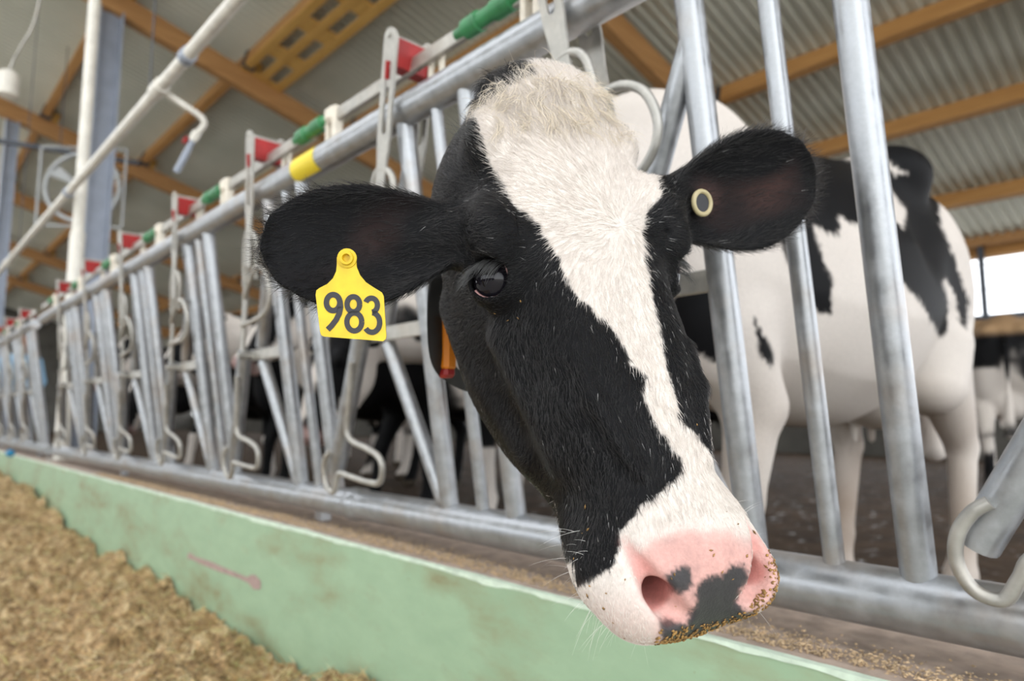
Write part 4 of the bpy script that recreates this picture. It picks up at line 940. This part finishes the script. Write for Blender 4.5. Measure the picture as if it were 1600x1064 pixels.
# ------------------------------------------------------------------ feed heaped along the curb
M_FEED, t, b = mat('chopped_silage'); n1 = noise(t, 26, 6, .65); n2 = noise(t, 130, 4, .6)
c = ramp(t, n1.outputs[0], [(.32, (.14,.080,.034)), (.5, (.50,.325,.155)), (.68, (.80,.62,.36))]); c2 = ramp(t, n2.outputs[0], [(.32, .35), (.68, 1.35)])
t.links.new(mixc(t, 1.0, c.outputs[0], c2.outputs[0], 'MULTIPLY'), b.inputs['Base Color']); b.inputs['Roughness'].default_value = .9; bump(t, b, n2.outputs[0], .8, .012)
def feed_h(x, y):
    P = np.stack([x, y, 0*x], 1); top = np.interp(y, [0,1.6,4.4,4.7,5.0,5.3,6.3,9,24], [-.655,-.650,-.668,-.640,-.590,-.575,-.505,-.50,-.52])
    k = np.clip((x-(-.55))/1.1, 0, 1); base = -.85+(top+.85)*np.power(k, .6)*(1.0)
    base = base+.050*hash_noise(P, 3.2, 2)*k+.044*hash_noise(P, 9, 3)*k+.030*hash_noise(P, 24, 4)+.016*hash_noise(P, 60, 5)+.006*hash_noise(P, 130, 6)
    return Z(base)
def feed_patch(x0, x1, y0, y1, st, name, parent=None):
    xs = np.arange(x0, x1+1e-6, st); yy = np.arange(y0, y1+1e-6, st); X, Yg = np.meshgrid(xs, yy, indexing='ij'); x = X.ravel(); y = Yg.ravel()
    Vv = np.stack([x, y, np.maximum(feed_h(x, y), -.02)], 1); I = np.arange(len(x)).reshape(X.shape)
    Ff = np.stack([I[:-1,:-1].ravel(), I[1:,:-1].ravel(), I[1:,1:].ravel(), I[:-1,1:].ravel()], 1)
    return big_mesh(name, Vv, Ff, M_FEED, parent)
heap = feed_patch(-.6, CURB_X-.001, .6, 4.6, .009, 'silage_heap'); tag(heap, 'loose brown chopped feed heaped along the green curb', 'feed', None, 'stuff')
feed_patch(-.6, CURB_X-.001, 4.59, 20, .03, 'feed_beyond', heap)['kind'] = 'stuff'
rg = np.random.default_rng(5); n = 16000
x = CURB_X-.01-.75*rg.random(n)**1.2; y = 1.2+5.0*rg.random(n)**1.4; P = np.stack([x, y, feed_h(x, y)+.003], 1); az = rg.random(n)*2*math.pi; el_ = rg.normal(size=n)*.35+.15; L = .010+.035*rg.random(n)**2
big_ = rg.random(n) < .006; L[big_] += .05; el_[big_] += .5
D = np.stack([np.cos(az)*np.cos(el_), np.sin(az)*np.cos(el_), np.sin(el_)], 1)
D[:,0] = np.where(P[:,0]+D[:,0]*L > CURB_X-.004, -np.abs(D[:,0]), D[:,0])
pts = np.stack([P+D*(L*t)[:, None]+np.array([0,0,1.0])*(.15*L*t*(1-t))[:, None] for t in np.linspace(0, 1, 3)], 1)
pal = np.array([(.62,.46,.22),(.48,.32,.13),(.72,.60,.36),(.30,.17,.06),(.55,.50,.22)]); M_STRAW = hair_material(); 
s = hair_obj('straw', pts, .0009+.0012*rg.random(n), pal[rg.integers(0, 5, n)]*(.7+.5*rg.random((n, 1))), M_STRAW, heap); s['kind'] = 'stuff'
# crumbs on top of the curb
def crumbs(name, P, size, m_, parent, rgx, flat_=.4, Nrm=None):
    n = len(P); Vv = np.zeros((n, 6, 3)); a = rgx.random(n)*2*math.pi; sz = size*(.5+rgx.random(n))
    up = np.tile(np.array([0,0,1.0]), (n, 1)) if Nrm is None else Nrm
    r1 = norm_(np.cross(up, rgx.normal(size=(n, 3)))); r2 = np.cross(up, r1); el2 = .22+.5*rgx.random(n)
    for k, (c1, c2, c3) in enumerate(((1,0,0),(-1,0,0),(0,1,0),(0,-1,0),(0,0,1),(0,0,-1))): Vv[:, k] = P+sz[:,None]*(r1*c1+r2*(c2*el2)[:, None]+up*(c3*flat_))
    tri = np.array([(0,2,4),(2,1,4),(1,3,4),(3,0,4),(2,0,5),(1,2,5),(3,1,5),(0,3,5)]); Ff = (tri[None]+6*np.arange(n)[:, None, None]).reshape(-1, 3)
    return big_mesh(name, Vv.reshape(-1, 3), Ff, m_, parent, False)
M_CRUMB = plain('feed_crumb', (.56,.41,.25), .9, 0, .45, 60)
n = 11000; y = -.2+4.6*rg.random(n)**1.3; cl = hash_noise(np.stack([y*0, y, y*0], 1), 5, 8); x = CURB_X+.03+np.abs(rg.normal(size=n))*.035*(1+.8*cl); k = x < CURB_X+.14; x, y = x[k], y[k]
ht = .004+.010*np.clip(hash_noise(np.stack([x*0+1, y, y*0], 1), 7, 9), 0, 1)*np.clip(1-np.abs(x-CURB_X-.05)/.05, 0, 1)
o = crumbs('feed_crumbs', np.stack([x, y, Z(CURB_Z)+.001+ht*rg.random(len(x))], 1), .0030, M_CRUMB, None, rg); tag(o, 'tan feed crumbs scattered on top of the green curb', 'feed', None, 'stuff')
if 'V' in globals() and 'NH' in globals():
    Pm, Tm, bm_ = sample_surface(V, F[:len(Fh)], 170000, rg); Nm = norm_((NV[Tm]*bm_[:, :, None]).sum(1)); hm = w2h(Pm); pxm = project(Pm)
    vis = ((Pm-CAMP)*Nm).sum(1) < 0
    low = (hm[:,1] > .47) & vis; band = poly_sd(pxm, [(1025,985),(1100,975),(1165,955),(1195,915),(1196,860),(1230,860),(1230,960),(1150,1030),(1020,1030)])
    pr = np.where(low, np.where(band < 0, .55, .008), 0)+np.where((hm[:,1] > .3) & (hm[:,1] < .47) & vis, .0008, 0)+np.where((poly_sd(pxm, [(760,470),(800,462),(830,480),(810,505),(770,500)]) < 0) & vis & (hm[:,1] < .3), .035, 0); k = rg.random(len(Pm)) < pr
    o = crumbs('muzzle_crumbs', Pm[k]+Nm[k]*.0006-B0, .0019, plain('wet_feed_crumb', (.32,.18,.055), .8, 0, .75, 160), cow, rg, .35, Nm[k]); tag(o, 'yellow-brown feed crumbs stuck to the muzzle', None, None, 'stuff')
